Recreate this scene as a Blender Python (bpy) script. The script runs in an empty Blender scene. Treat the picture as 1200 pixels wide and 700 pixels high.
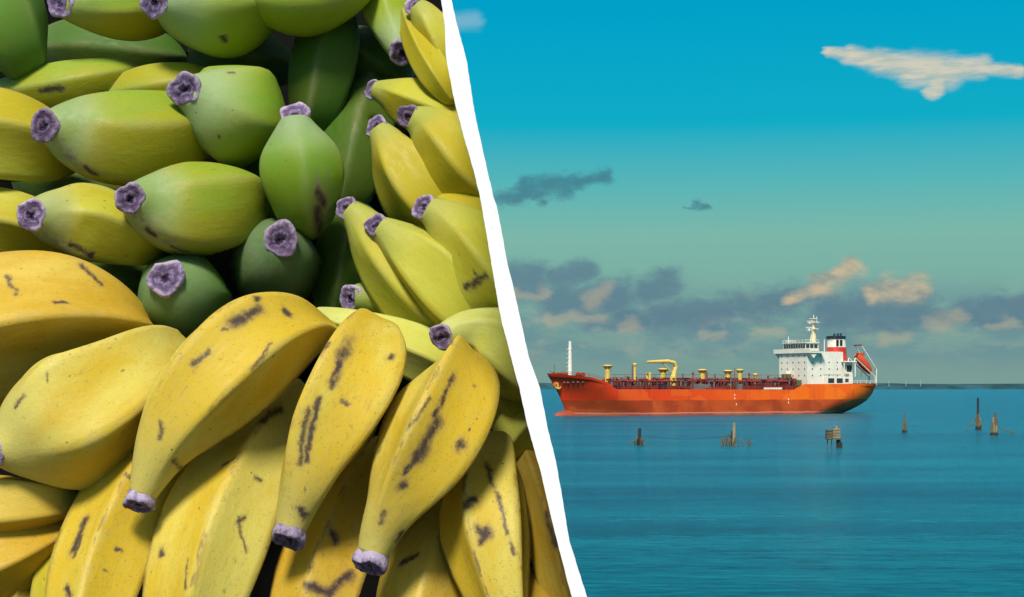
import bpy, bmesh, math, random
import numpy as np
from mathutils import Vector, Matrix

# ------------------------------------------------------------------ camera, sky, sun, exposure
SC = bpy.context.scene
COL = SC.collection
F = 1903.0            # focal length in photo pixels (1200 wide)
H = 10.8              # eye height above the sea
SUN_AZ = math.radians(-10.0)     # right (+) or left (-) of straight behind the viewer
SUN_EL = math.radians(50.0)

cam_d = bpy.data.cameras.new('camera')
cam_d.sensor_width = 36.0
cam_d.lens = 36.0 * F / 1200.0
cam_d.shift_y = 100.0 / 1200.0
cam_d.clip_start = 0.05
cam_d.clip_end = 100000.0
cam = bpy.data.objects.new('camera', cam_d)
cam.location = (0, 0, H)
cam.rotation_euler = (math.radians(90), 0, 0)
COL.objects.link(cam)
SC.camera = cam

SC.view_settings.view_transform = 'Standard'
SC.view_settings.look = 'None'
SC.view_settings.exposure = 0.0
SC.view_settings.gamma = 1.0
SC.render.engine = 'CYCLES'
SC.cycles.use_denoising = True
SC.cycles.max_bounces = 4
SC.cycles.diffuse_bounces = 2
SC.cycles.glossy_bounces = 2
SC.cycles.use_adaptive_sampling = True
SC.cycles.adaptive_threshold = 0.02
SC.cycles.adaptive_min_samples = 12
SC.cycles.sample_clamp_direct = 6.0
SC.cycles.sample_clamp_indirect = 3.0
SC.cycles.caustics_reflective = False
SC.cycles.caustics_refractive = False

sun_d = bpy.data.lights.new('sun', 'SUN')
sun_d.energy = 4.6
sun_d.angle = math.radians(13.0)
sun_d.color = (1.0, 0.945, 0.86)
sun = bpy.data.objects.new('sun', sun_d)
S = Vector((math.sin(SUN_AZ) * math.cos(SUN_EL), -math.cos(SUN_AZ) * math.cos(SUN_EL), math.sin(SUN_EL)))
sun.rotation_euler = S.to_track_quat('Z', 'Y').to_euler()
sun.location = (0, -5, H + 10)
COL.objects.link(sun)


def lin(r, g, b):
    f = lambda c: ((c / 255.0 + 0.055) / 1.055) ** 2.4 if c > 10 else c / 255.0 / 12.92
    return (f(r), f(g), f(b), 1.0)


class NT:
    """small helper for writing node trees as expressions"""
    def __init__(s, tree):
        s.t = tree
        s.n = tree.nodes
        s.l = tree.links

    def put(s, sock, v):
        if v is None:
            return
        if isinstance(v, bpy.types.NodeSocket):
            s.l.new(v, sock)
        else:
            sock.default_value = v

    def m(s, op, a, b=None, c=None, clamp=False):
        n = s.n.new('ShaderNodeMath')
        n.operation = op
        n.use_clamp = clamp
        for i, v in enumerate((a, b, c)):
            s.put(n.inputs[i], v)
        return n.outputs[0]

    def v(s, op, a, b=None, scale=None):
        n = s.n.new('ShaderNodeVectorMath')
        n.operation = op
        s.put(n.inputs[0], a)
        if b is not None:
            s.put(n.inputs[1], b)
        if scale is not None:
            s.put(n.inputs['Scale'], scale)
        return n.outputs['Value'] if op in ('DOT_PRODUCT', 'LENGTH', 'DISTANCE') else n.outputs['Vector']

    def xyz(s, x, y, z):
        n = s.n.new('ShaderNodeCombineXYZ')
        for i, v in enumerate((x, y, z)):
            s.put(n.inputs[i], v)
        return n.outputs[0]

    def sep(s, v):
        n = s.n.new('ShaderNodeSeparateXYZ')
        s.l.new(v, n.inputs[0])
        return n.outputs

    def noise(s, vec, scale, detail=3.0, rough=0.5, color=False):
        n = s.n.new('ShaderNodeTexNoise')
        s.l.new(vec, n.inputs['Vector'])
        n.inputs['Scale'].default_value = scale
        n.inputs['Detail'].default_value = detail
        n.inputs['Roughness'].default_value = rough
        return n.outputs['Color'] if color else n.outputs[0]

    def mr(s, v, a, b, c=0.0, d=1.0, smooth=True):
        n = s.n.new('ShaderNodeMapRange')
        n.interpolation_type = 'SMOOTHSTEP' if smooth else 'LINEAR'
        s.put(n.inputs['Value'], v)
        n.inputs['From Min'].default_value = a
        n.inputs['From Max'].default_value = b
        n.inputs['To Min'].default_value = c
        n.inputs['To Max'].default_value = d
        return n.outputs[0]

    def mix(s, f, a, b, mode='MIX'):
        n = s.n.new('ShaderNodeMix')
        n.data_type = 'RGBA'
        n.blend_type = mode
        s.put(n.inputs[0], f)
        s.put(n.inputs[6], a)
        s.put(n.inputs[7], b)
        return n.outputs[2]

    def ramp(s, f, stops):
        n = s.n.new('ShaderNodeValToRGB')
        s.l.new(f, n.inputs[0])
        e = n.color_ramp.elements
        while len(e) < len(stops):
            e.new(0.5)
        for el, (p, c) in zip(e, stops):
            el.position = p
            el.color = c
        return n.outputs[0]

    def seg(s, P, a, b, w0, w1=0.3):
        """soft mask around the segment a-b in the space of P"""
        a = Vector(a)
        b = Vector(b)
        ba = b - a
        pa = s.v('SUBTRACT', P, tuple(a))
        h = s.m('MULTIPLY', s.v('DOT_PRODUCT', pa, tuple(ba)), 1.0 / max(ba.length_squared, 1e-9), clamp=True)
        d = s.v('LENGTH', s.v('SUBTRACT', pa, s.v('SCALE', tuple(ba), scale=h)))
        return s.mr(d, w0, w0 * w1)


# ------------------------------------------------------------------ world: graded evening sky with clouds
world = bpy.data.worlds.new('World')
SC.world = world
world.cycles.sampling_method = 'NONE'
world.use_nodes = True
world.node_tree.nodes.clear()
w = NT(world.node_tree)
tc = w.n.new('ShaderNodeTexCoord')
D = tc.outputs['Generated']
dx, dy, dz = w.sep(D)
DEG = 180.0 / math.pi / 0.0301                       # sky units: about one photo pixel of angle
el = w.m('MULTIPLY', w.m('ARCSINE', dz), DEG)
az = w.m('MULTIPLY', w.m('ARCTAN2', dx, dy), DEG)
elc = w.m('MULTIPLY', el, 1.0 / 1500.0, clamp=True)
sky = w.ramp(elc, [
    (0.0, lin(126, 158, 152)), (0.045, lin(126, 166, 156)), (0.08, lin(124, 174, 163)),
    (0.115, lin(124, 183, 169)), (0.155, lin(88, 181, 183)), (0.20, lin(16, 172, 198)),
    (0.29, lin(0, 160, 200)), (0.55, lin(20, 140, 200)), (1.0, lin(50, 120, 190))])
nish = w.n.new('ShaderNodeTexSky')
nish.sky_type = 'NISHITA'
nish.sun_disc = False
nish.sun_elevation = SUN_EL
nish.sun_rotation = math.pi - SUN_AZ
nish.dust_density = 2.0
sky = w.mix(w.mr(el, 500.0, 1300.0), sky, w.mix(1.0, nish.outputs[0], (0.1, 0.1, 0.1, 1), 'MULTIPLY'))

P = w.xyz(az, el, 0.0)
warp = w.v('SCALE', w.v('SUBTRACT', w.noise(w.v('MULTIPLY', P, (1, 1.7, 1)), 0.026, 4.0, 0.55, True), (0.5, 0.5, 0.5)), scale=30.0)
PW = w.v('ADD', P, warp)
warp2 = w.v('SCALE', w.v('SUBTRACT', w.noise(w.v('MULTIPLY', P, (0.5, 1.6, 1)), 0.05, 4.0, 0.6, True), (0.5, 0.5, 0.5)), scale=13.0)
PW2 = w.v('ADD', P, w.v('MULTIPLY', warp2, (1.6, 0.8, 0)))


def skp(x, y):
    return (math.degrees(math.atan((x - 600) / F)) / 0.0301, math.degrees(math.atan((450 - y) / F)) / 0.0301, 0.0)


def allmax(lst):
    o = lst[0]
    for q in lst[1:]:
        o = w.m('MAXIMUM', o, q)
    return o


# cumulus bank lying along the whole horizon
bank_n = w.noise(w.v('MULTIPLY', P, (0.55, 1.5, 1)), 0.017, 6.0, 0.6)
puff = w.noise(w.v('ADD', w.v('MULTIPLY', P, (0.7, 1.5, 1)), (310.0, 70.0, 0.0)), 0.035, 5.0, 0.62)
bank = w.m('MULTIPLY', w.mr(bank_n, 0.36, 0.60), w.m('MULTIPLY', w.mr(el, 140.0, 70.0), w.mr(el, 4.0, 45.0)))
haze_n = w.m('MULTIPLY', w.mr(el, 120.0, 10.0), 0.6)
sky = w.mix(haze_n, sky, lin(121, 155, 149))
sky = w.mix(w.m('MULTIPLY', bank, 0.62), sky, lin(96, 136, 150))
thin = w.m('MULTIPLY', w.m('MULTIPLY', w.mr(puff, 0.50, 0.72), w.mr(el, 125.0, 75.0)), w.mr(el, 15.0, 50.0))
sky = w.mix(w.m('MULTIPLY', thin, 0.42), sky, lin(168, 168, 156))


def erode(S, nz, amt, lo, hi):
    """soft mass eaten into by noise, so that the rim frays and the core stays full"""
    return w.m('MULTIPLY', w.mr(w.m('ADD', S, w.m('MULTIPLY', w.m('SUBTRACT', nz, 0.5), amt)), lo, hi), w.mr(S, 0.02, 0.3))


puff2 = w.noise(w.v('ADD', w.v('MULTIPLY', P, (0.75, 1.3, 1)), (77.0, 20.0, 5.0)), 0.055, 5.0, 0.62)
dark = allmax([w.seg(PW, skp(x0, y0), skp(x1, y1), r * 1.9, 0.0) for x0, y0, x1, y1, r in (
    (602, 328, 628, 330, 22), (650, 326, 690, 314, 14), (650, 352, 730, 347, 22), (757, 342, 786, 332, 17),
    (770, 372, 850, 364, 18), (872, 362, 925, 352, 21), (975, 366, 1072, 364, 24), (915, 356, 955, 346, 15),
    (1135, 370, 1210, 364, 20), (690, 378, 760, 376, 12), (1080, 372, 1130, 376, 12))])
dark = erode(dark, puff2, 1.15, 0.05, 1.0)
sky = w.mix(w.m('MULTIPLY', dark, 0.80), sky, lin(92, 124, 143))
lit = allmax([w.seg(PW, skp(x0, y0), skp(x1, y1), r * 1.9, 0.0) for x0, y0, x1, y1, r in (
    (925, 352, 965, 338, 9), (960, 337, 1000, 318, 13), (1020, 346, 1045, 342, 10), (1040, 342, 1074, 342, 14))])
lit = erode(lit, puff2, 0.9, 0.05, 1.1)
sky = w.mix(w.m('MULTIPLY', lit, 0.9), sky, w.mix(w.mr(puff, 0.36, 0.62), lin(150, 153, 146), lin(202, 184, 150)))
dull = allmax([w.seg(PW, skp(x0, y0), skp(x1, y1), r * 1.9, 0.0) for x0, y0, x1, y1, r in (
    (690, 352, 712, 340, 10), (645, 374, 705, 370, 8), (1092, 382, 1122, 376, 11), (1160, 385, 1190, 383, 6),
    (1035, 398, 1055, 396, 10), (730, 385, 745, 380, 8), (600, 347, 640, 344, 7), (890, 390, 915, 388, 7), (820, 392, 850, 390, 6))])
dull = erode(dull, puff, 1.1, 0.08, 1.1)
sky = w.mix(w.m('MULTIPLY', dull, 0.55), sky, lin(176, 170, 148))
# high bright wisp and the small dark ones
feather = w.noise(w.v('MULTIPLY', P, (0.35, 1.6, 1)), 0.07, 4.0, 0.6)
wisp = allmax([w.seg(PW2, skp(x0, y0), skp(x1, y1), r * 1.75, 0.0) for x0, y0, x1, y1, r in (
    (970, 69, 1000, 74, 6), (995, 73, 1035, 82, 10), (1030, 82, 1075, 91, 14), (1068, 92, 1112, 96, 18), (1102, 100, 1094, 117, 10),
    (1105, 93, 1150, 93, 12), (1145, 94, 1195, 100, 7))])
wisp = erode(wisp, feather, 0.6, 0.04, 1.0)
sky = w.mix(w.m('MULTIPLY', wisp, 0.95), sky, w.mix(w.mr(feather, 0.36, 0.62), lin(182, 192, 182), lin(212, 206, 186)))
veil = w.seg(PW2, skp(525, 26), skp(556, 24), 16, 0.1)
sky = w.mix(w.m('MULTIPLY', veil, 0.35), sky, lin(180, 205, 215))
smoke = allmax([w.seg(PW, skp(x0, y0), skp(x1, y1), r * 1.8, 0.0) for x0, y0, x1, y1, r in (
    (585, 232, 622, 226, 10), (615, 224, 660, 219, 14), (655, 217, 712, 208, 10), (628, 232, 636, 238, 8), (802, 249, 816, 246, 4), (814, 245, 829, 242, 6))])
smoke = erode(smoke, puff2, 1.3, 0.10, 1.05)
sky = w.mix(w.m('MULTIPLY', smoke, 0.72), sky, lin(62, 110, 132))

bg = w.n.new('ShaderNodeBackground')
w.l.new(sky, bg.inputs[0])
bg.inputs[1].default_value = 1.0
wo = w.n.new('ShaderNodeOutputWorld')
w.l.new(bg.outputs[0], wo.inputs[0])


# ------------------------------------------------------------------ helpers
def link(o, parent=None):
    COL.objects.link(o)
    if parent is not None:
        o.parent = parent
    return o


def tag(o, label=None, cat=None, group=None, kind=None):
    if label:
        o['label'] = label
    if cat:
        o['category'] = cat
    if group:
        o['group'] = group
    if kind:
        o['kind'] = kind
    return o


def empty(name, loc=(0, 0, 0), rz=0.0, parent=None):
    o = bpy.data.objects.new(name, None)
    o.empty_display_size = 0.1
    o.location = loc
    o.rotation_euler = (0, 0, rz)
    return link(o, parent)


class MB:
    """collects simple solids into one mesh"""
    def __init__(s):
        s.v = []
        s.f = []

    def add(s, vs, fs):
        k = len(s.v)
        s.v += [tuple(q) for q in vs]
        s.f += [tuple(i + k for i in q) for q in fs]
        return s

    def box(s, x0, x1, y0, y1, z0, z1):
        vs = [(x, y, z) for z in (z0, z1) for y in (y0, y1) for x in (x0, x1)]
        return s.add(vs, [(0, 2, 3, 1), (4, 5, 7, 6), (0, 1, 5, 4), (2, 6, 7, 3), (0, 4, 6, 2), (1, 3, 7, 5)])

    def prism(s, poly, y0, y1, axis='y'):
        """polygon in x,z pulled along y"""
        n = len(poly)
        vs = [(x, y0, z) for x, z in poly] + [(x, y1, z) for x, z in poly]
        fs = [tuple(range(n)), tuple(range(2 * n - 1, n - 1, -1))]
        fs += [(i, (i + 1) % n + 0, (i + 1) % n + n, i + n) for i in range(n)]
        return s.add(vs, [tuple(reversed(q)) for q in fs])

    def tube(s, pts, rad, n=8):
        pts = [Vector(p) for p in pts]
        if not hasattr(rad, '__len__'):
            rad = [rad] * len(pts)
        rings = []
        t0 = (pts[1] - pts[0]).normalized()
        up = Vector((0, 0, 1)) if abs(t0.z) < 0.9 else Vector((1, 0, 0))
        N = (up - up.dot(t0) * t0).normalized()
        vs = []
        for i, p in enumerate(pts):
            t = (pts[min(i + 1, len(pts) - 1)] - pts[max(i - 1, 0)]).normalized()
            N = (N - N.dot(t) * t).normalized()
            B = t.cross(N)
            for k in range(n):
                a = 2 * math.pi * k / n
                vs.append(p + rad[i] * (math.cos(a) * N + math.sin(a) * B))
        fs = []
        for i in range(len(pts) - 1):
            for k in range(n):
                fs.append((i * n + k, i * n + (k + 1) % n, (i + 1) * n + (k + 1) % n, (i + 1) * n + k))
        fs.append(tuple(range(n - 1, -1, -1)))
        fs.append(tuple((len(pts) - 1) * n + k for k in range(n)))
        return s.add(vs, fs)

    def build(s, name, mat, parent=None, smooth=False):
        me = bpy.data.meshes.new(name)
        me.from_pydata(s.v, [], s.f)
        me.validate()
        if smooth:
            me.polygons.foreach_set('use_smooth', [True] * len(me.polygons))
        me.materials.append(mat)
        o = bpy.data.objects.new(name, me)
        return link(o, parent)


def plain(name, col, rough=0.55, var=0.12, scale=3.0, bump=0.0, metal=0.0, spec=0.4):
    """paint or wood with uneven tone"""
    m = bpy.data.materials.new(name)
    m.use_nodes = True
    m.node_tree.nodes.clear()
    g = NT(m.node_tree)
    t = g.n.new('ShaderNodeTexCoord').outputs['Object']
    nz = g.noise(t, scale, 5.0, 0.6)
    c = g.mix(g.mr(nz, 0.3, 0.75), tuple(q * (1 - var) for q in col[:3]) + (1,), tuple(min(1, q * (1 + var)) for q in col[:3]) + (1,))
    b = g.n.new('ShaderNodeBsdfPrincipled')
    g.put(b.inputs['Base Color'], c)
    b.inputs['Roughness'].default_value = rough
    b.inputs['Metallic'].default_value = metal
    b.inputs['Specular IOR Level'].default_value = spec
    if bump:
        bm_ = g.n.new('ShaderNodeBump')
        bm_.inputs['Strength'].default_value = bump
        bm_.inputs['Distance'].default_value = 0.01
        g.l.new(g.noise(t, scale * 8, 4.0), bm_.inputs['Height'])
        g.l.new(bm_.outputs[0], b.inputs['Normal'])
    o = g.n.new('ShaderNodeOutputMaterial')
    g.l.new(b.outputs[0], o.inputs[0])
    return m


# ------------------------------------------------------------------ sea, far shore, terrace
def sea_material():
    m = bpy.data.materials.new('sea_water')
    m.use_nodes = True
    m.node_tree.nodes.clear()
    g = NT(m.node_tree)
    t = g.n.new('ShaderNodeTexCoord').outputs['Object']
    gust = g.noise(g.v('MULTIPLY', t, (0.0045, 0.035, 1)), 1.0, 5.0, 0.6)          # wind lanes
    gust2 = g.noise(g.v('MULTIPLY', t, (0.045, 0.22, 1)), 1.0, 5.0, 0.65)
    ripple_tone = g.noise(g.v('MULTIPLY', t, (0.42, 1.1, 1)), 1.0, 4.0, 0.65)  # light and dark of small ripples, painted into the body colour
    lane = g.m('ADD', g.m('ADD', g.m('MULTIPLY', gust, 0.46), g.m('MULTIPLY', gust2, 0.24)), g.m('MULTIPLY', ripple_tone, 0.30))
    lane = g.mr(lane, 0.39, 0.62)
    h1 = g.noise(g.v('MULTIPLY', t, (0.28, 0.85, 1)), 1.0, 4.0, 0.65)
    h2 = g.noise(g.v('MULTIPLY', t, (0.09, 0.22, 1)), 1.0, 2.0, 0.5)
    hh = g.m('ADD', g.m('MULTIPLY', h1, 0.9), g.m('MULTIPLY', h2, 1.0))
    bp = g.n.new('ShaderNodeBump')
    bp.inputs['Distance'].default_value = 1.0
    g.put(bp.inputs['Strength'], g.mr(lane, 0.0, 1.0, 1.0, 0.7, False))
    g.l.new(hh, bp.inputs['Height'])
    body = g.n.new('ShaderNodeBsdfDiffuse')              # light scattered back out of the water
    g.put(body.inputs['Color'], g.mix(lane, (0.0, 0.068, 0.105, 1), (0.004, 0.180, 0.215, 1)))
    g.l.new(bp.outputs[0], body.inputs['Normal'])
    skin = g.n.new('ShaderNodeBsdfGlossy')
    skin.inputs['Color'].default_value = (0.5, 0.9, 1.0, 1)
    skin.inputs['Roughness'].default_value = 0.2
    g.l.new(bp.outputs[0], skin.inputs['Normal'])
    mx = g.n.new('ShaderNodeMixShader')
    geo = g.n.new('ShaderNodeNewGeometry')
    cosv = g.v('DOT_PRODUCT', geo.outputs['Incoming'], (0, 0, 1))
    g.put(mx.inputs[0], g.mr(cosv, 0.0, 0.14, 0.60, 0.10, False))      # a choppy sea mirrors more at a lower angle
    g.l.new(body.outputs[0], mx.inputs[1])
    g.l.new(skin.outputs[0], mx.inputs[2])
    o = g.n.new('ShaderNodeOutputMaterial')
    g.l.new(mx.outputs[0], o.inputs[0])
    return m


mb = MB()
mb.add([(-40000, -3000, 0), (40000, -3000, 0), (40000, 45000, 0), (-40000, 45000, 0)], [(0, 1, 2, 3)])
tag(mb.build('sea', sea_material()), kind='structure')

# low wooded coast three kilometres off
rng = random.Random(4)
mb = MB()
xs = np.linspace(-2600, 2600, 261)
prof = [11.5 + 1.0 * math.sin(x * 0.004) + 0.8 * math.sin(x * 0.011 + 1) + rng.uniform(-0.5, 0.5) for x in xs]
vs, fs = [], []
for x, p in zip(xs, prof):
    y = 3150 + 60 * math.sin(x * 0.0013)
    vs += [(x, y, -1), (x, y + 4, p * 0.35), (x, y + 20, p * 0.8), (x, y + 60, p), (x, y + 400, p), (x, y + 420, -1)]
for i in range(len(xs) - 1):
    for k in range(5):
        fs.append((i * 6 + k, (i + 1) * 6 + k, (i + 1) * 6 + k + 1, i * 6 + k + 1))
mb.add(vs, fs)
tag(mb.build('far_shore', plain('shore_wood', (0.030, 0.085, 0.095), 0.95, 0.35, 0.02, spec=0.05)), kind='structure')

far_white = plain('far_white', (0.38, 0.42, 0.40), 0.7)
for x, hgt, lab in ((1041, 8.5, 'leftmost tiny white tower on the far shore, beside the ship stern'),
                    (1061, 7.5, 'shortest tiny white tower on the far shore, second from the ship'),
                    (1078, 10, 'tallest tiny white tower on the far shore, right of the ship')):
    mb = MB()
    X = (x - 600) / F * 3200
    mb.tube([(0, 0, 0), (0, 0, hgt * 0.8), (0, 0, hgt)], [0.6, 0.5, 0.4], 8)
    tw = empty('shore_tower', (X, 3195, 6.0))
    tag(tw, lab, 'tower', 'tiny white towers on the far shore')
    mb.build('shaft', far_white, tw)
    MB().tube([(0, 0, hgt), (0, 0, hgt + 1.5), (0, 0, hgt + 2.5)], [0.6, 0.6, 0.2], 8).build('lantern', far_white, tw)

# terrace above the water that carries the stall
mb = MB()
mb.box(-4, 3, -6, 1.75, -1, H - 1.45)
tag(mb.build('terrace', plain('terrace_stone', (0.34, 0.31, 0.27), 0.85, 0.2, 2.0, 0.3)), kind='structure')


# ------------------------------------------------------------------ market stall that holds the fruit
def heap_y(py):
    """distance of the leaning fruit heap for a height in the picture"""
    return 1.02 - 0.16 * (py / 700.0)


def at(px, py, Y):
    return Vector(((px - 600.0) / F * Y, Y, H + (450.0 - py) / F * Y))


wood_dark = plain('gap_shade_wood', (0.006, 0.006, 0.005), 0.9, 0.3, 6.0, 0.0, spec=0.05)  # near-black tone puts the shade of the heap's gaps into the wood
stall = empty('market_stall', (-0.15, 1.0, H - 1.45))
tag(stall, 'dark wooden stall with leaning rack added to darken the gaps behind the banana heap', 'stall')


def stall_box(name, x0, x1, y0, y1, z0, z1):
    o = MB().box(x0, x1, y0, y1, z0, z1).build(name, wood_dark, stall)
    o.location = (0.15, -1.0, 0)
    return o


TOP = 1.45 - 0.30
stall_box('table_top', -0.62, 0.14, 0.70, 1.45, TOP - 0.03, TOP)
for lx in (-0.58, 0.10):
    for ly in (0.75, 1.40):
        stall_box('leg', lx - 0.025, lx + 0.025, ly - 0.025, ly + 0.025, 0.0, TOP - 0.031)
stall_box('front_rail', -0.62, 0.14, 0.70, 0.72, TOP + 0.001, TOP + 0.06)
RACK = []                   # leaning rack, filled in below once the side board's line is known


# torn white paper divider built as a board; the fruit leans against it
LEFT = [(-60, 512), (0, 517), (33, 521.5), (66, 522.5), (80, 525), (121, 533), (158, 543), (200, 555), (230, 562.5), (286, 572), (330, 579.5),
        (358, 584), (377, 588), (440, 604.5), (456, 609), (496, 617.5), (553, 633.5), (623, 650), (700, 670), (780, 692)]
RIGHT = [(-60, 520), (0, 529), (30, 536), (69, 546.5), (131, 556), (177, 566), (230, 578), (245, 583), (310, 595), (347, 604), (393, 614), (419, 620),
         (456, 633), (503, 642), (534, 650), (577, 658), (633, 667), (665, 677), (700, 688), (780, 708)]


def edge_x(tab, py):
    return float(np.interp(py, [q[0] for q in tab], [q[1] for q in tab]))


def board_material():
    m = bpy.data.materials.new('white_card')
    m.use_nodes = True
    m.node_tree.nodes.clear()
    g = NT(m.node_tree)
    t = g.n.new('ShaderNodeTexCoord').outputs['Object']
    fib = g.noise(t, 900.0, 3.0, 0.7)
    soft = g.noise(t, 60.0, 3.0, 0.5)
    c = g.mix(g.m('ADD', g.m('MULTIPLY', fib, 0.7), g.m('MULTIPLY', soft, 0.3)), (0.72, 0.72, 0.73, 1), (0.90, 0.895, 0.90, 1))
    b = g.n.new('ShaderNodeBsdfPrincipled')
    g.put(b.inputs['Base Color'], c)
    b.inputs['Roughness'].default_value = 0.85
    b.inputs['Specular IOR Level'].default_value = 0.15
    bp = g.n.new('ShaderNodeBump')
    bp.inputs['Strength'].default_value = 0.35
    bp.inputs['Distance'].default_value = 0.0006
    g.l.new(fib, bp.inputs['Height'])
    g.l.new(bp.outputs[0], b.inputs['Normal'])
    o = g.n.new('ShaderNodeOutputMaterial')
    g.l.new(b.outputs[0], o.inputs[0])
    return m


card = board_material()
Y_LIP = 0.785
board = empty('torn_paper_board', (0.03, 0.95, H - 0.30))
tag(board, 'torn white paper divider built as a thick upright board right of the bananas', 'board')
rng = random.Random(9)


def strip(rows, name):
    """closed strip: every row is a quad front-left, front-right, back-right, back-left"""
    vs, fs = [], []
    for r in rows:
        vs += r
    n = len(rows)
    for i in range(n - 1):
        for k in range(4):
            a, b2 = i * 4 + k, i * 4 + (k + 1) % 4
            fs.append((a, b2, b2 + 4, a + 4))
    fs.append((3, 2, 1, 0))
    fs.append(tuple((n - 1) * 4 + k for k in range(4)))
    mb = MB().add(vs, fs)
    o = mb.build(name, card, board)
    o.location = -board.location
    return o


rows_lip, rows_panel = [], []
for py in np.arange(-80, 905, 5.0):
    jl, jr = rng.uniform(-0.25, 0.25), rng.uniform(-0.25, 0.25)
    l = edge_x(LEFT, py) + jl + max(0, py - 780) * 0.28
    r = edge_x(RIGHT, py) + jr + max(0, py - 780) * 0.28
    a, b2 = at(l, py, Y_LIP), at(r, py, Y_LIP)
    rows_lip.append([a, b2, b2 + Vector((0.0, 0.012, 0)), a + Vector((0.0, 0.012, 0))])
    w_ = r - l
    p0 = at(r - min(0.35 * w_, 8), py, Y_LIP + 0.0122)
    p1 = at(r - 3.0, py, Y_LIP + 0.0122)
    d = (p1 - Vector((0, 0, H))).normalized() * 0.34
    rows_panel.append([p0, p1, p1 + d, p0 + d])
strip(rows_lip, 'front_edge')
strip(rows_panel, 'panel')


def rack_plank(y0, z0, y1, z1, th, name):
    """one plank of the leaning rack, ending against the side board"""
    def xr(y, z):
        return (edge_x(LEFT, 450 - (z - H) / y * F) + 2 - 600) / F * y
    vs, fs, n = [], [], max(2, int((z1 - z0) / 0.015))
    for i in range(n + 1):
        y, z = y0 + (y1 - y0) * i / n, z0 + (z1 - z0) * i / n
        vs += [(-0.62, y, z), (xr(y, z), y, z), (xr(y, z), y + th, z), (-0.62, y + th, z)]
    for i in range(n):
        for j in range(4):
            p, q = i * 4 + j, i * 4 + (j + 1) % 4
            fs.append((p, q, q + 4, p + 4))
    fs += [(3, 2, 1, 0), tuple(n * 4 + j for j in range(4))]
    mb = MB().add(vs, fs)
    o = mb.build(name, wood_dark, stall)
    o.location = -stall.location
    return o


for k in range(6):          # planks with narrow joints, added as dark backing for the gaps
    z0 = H - 0.28 + k * 0.105
    rack_plank(1.10 + k * 0.020, z0, 1.12 + k * 0.020, z0 + 0.101, 0.018, 'rack_plank')
rack_plank(1.125, H - 0.295, 1.255, H + 0.37, 0.012, 'rack_back')


# ------------------------------------------------------------------ bananas
PAL = {  # main, second tone, tone at the blossom end
    'ripe':    ((0.575, 0.49, 0.095), (0.53, 0.365, 0.022), (0.50, 0.44, 0.105)),
    'orange':  ((0.56, 0.41, 0.065), (0.49, 0.30, 0.018), (0.45, 0.34, 0.06)),
    'lime':    ((0.42, 0.405, 0.035), (0.40, 0.325, 0.012), (0.29, 0.34, 0.06)),
    'pale':    ((0.56, 0.58, 0.17), (0.46, 0.46, 0.06), (0.42, 0.46, 0.14)),
    'olive':   ((0.225, 0.32, 0.024), (0.32, 0.295, 0.012), (0.17, 0.27, 0.055)),
    'green':   ((0.19, 0.36, 0.024), (0.24, 0.32, 0.014), (0.20, 0.33, 0.085)),
    'leaf':    ((0.135, 0.275, 0.020), (0.155, 0.250, 0.012), (0.15, 0.27, 0.06)),
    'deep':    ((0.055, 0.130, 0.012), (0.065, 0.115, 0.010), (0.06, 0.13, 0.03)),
    'blue':    ((0.095, 0.205, 0.022), (0.105, 0.180, 0.014), (0.10, 0.20, 0.05)),
}


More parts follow.
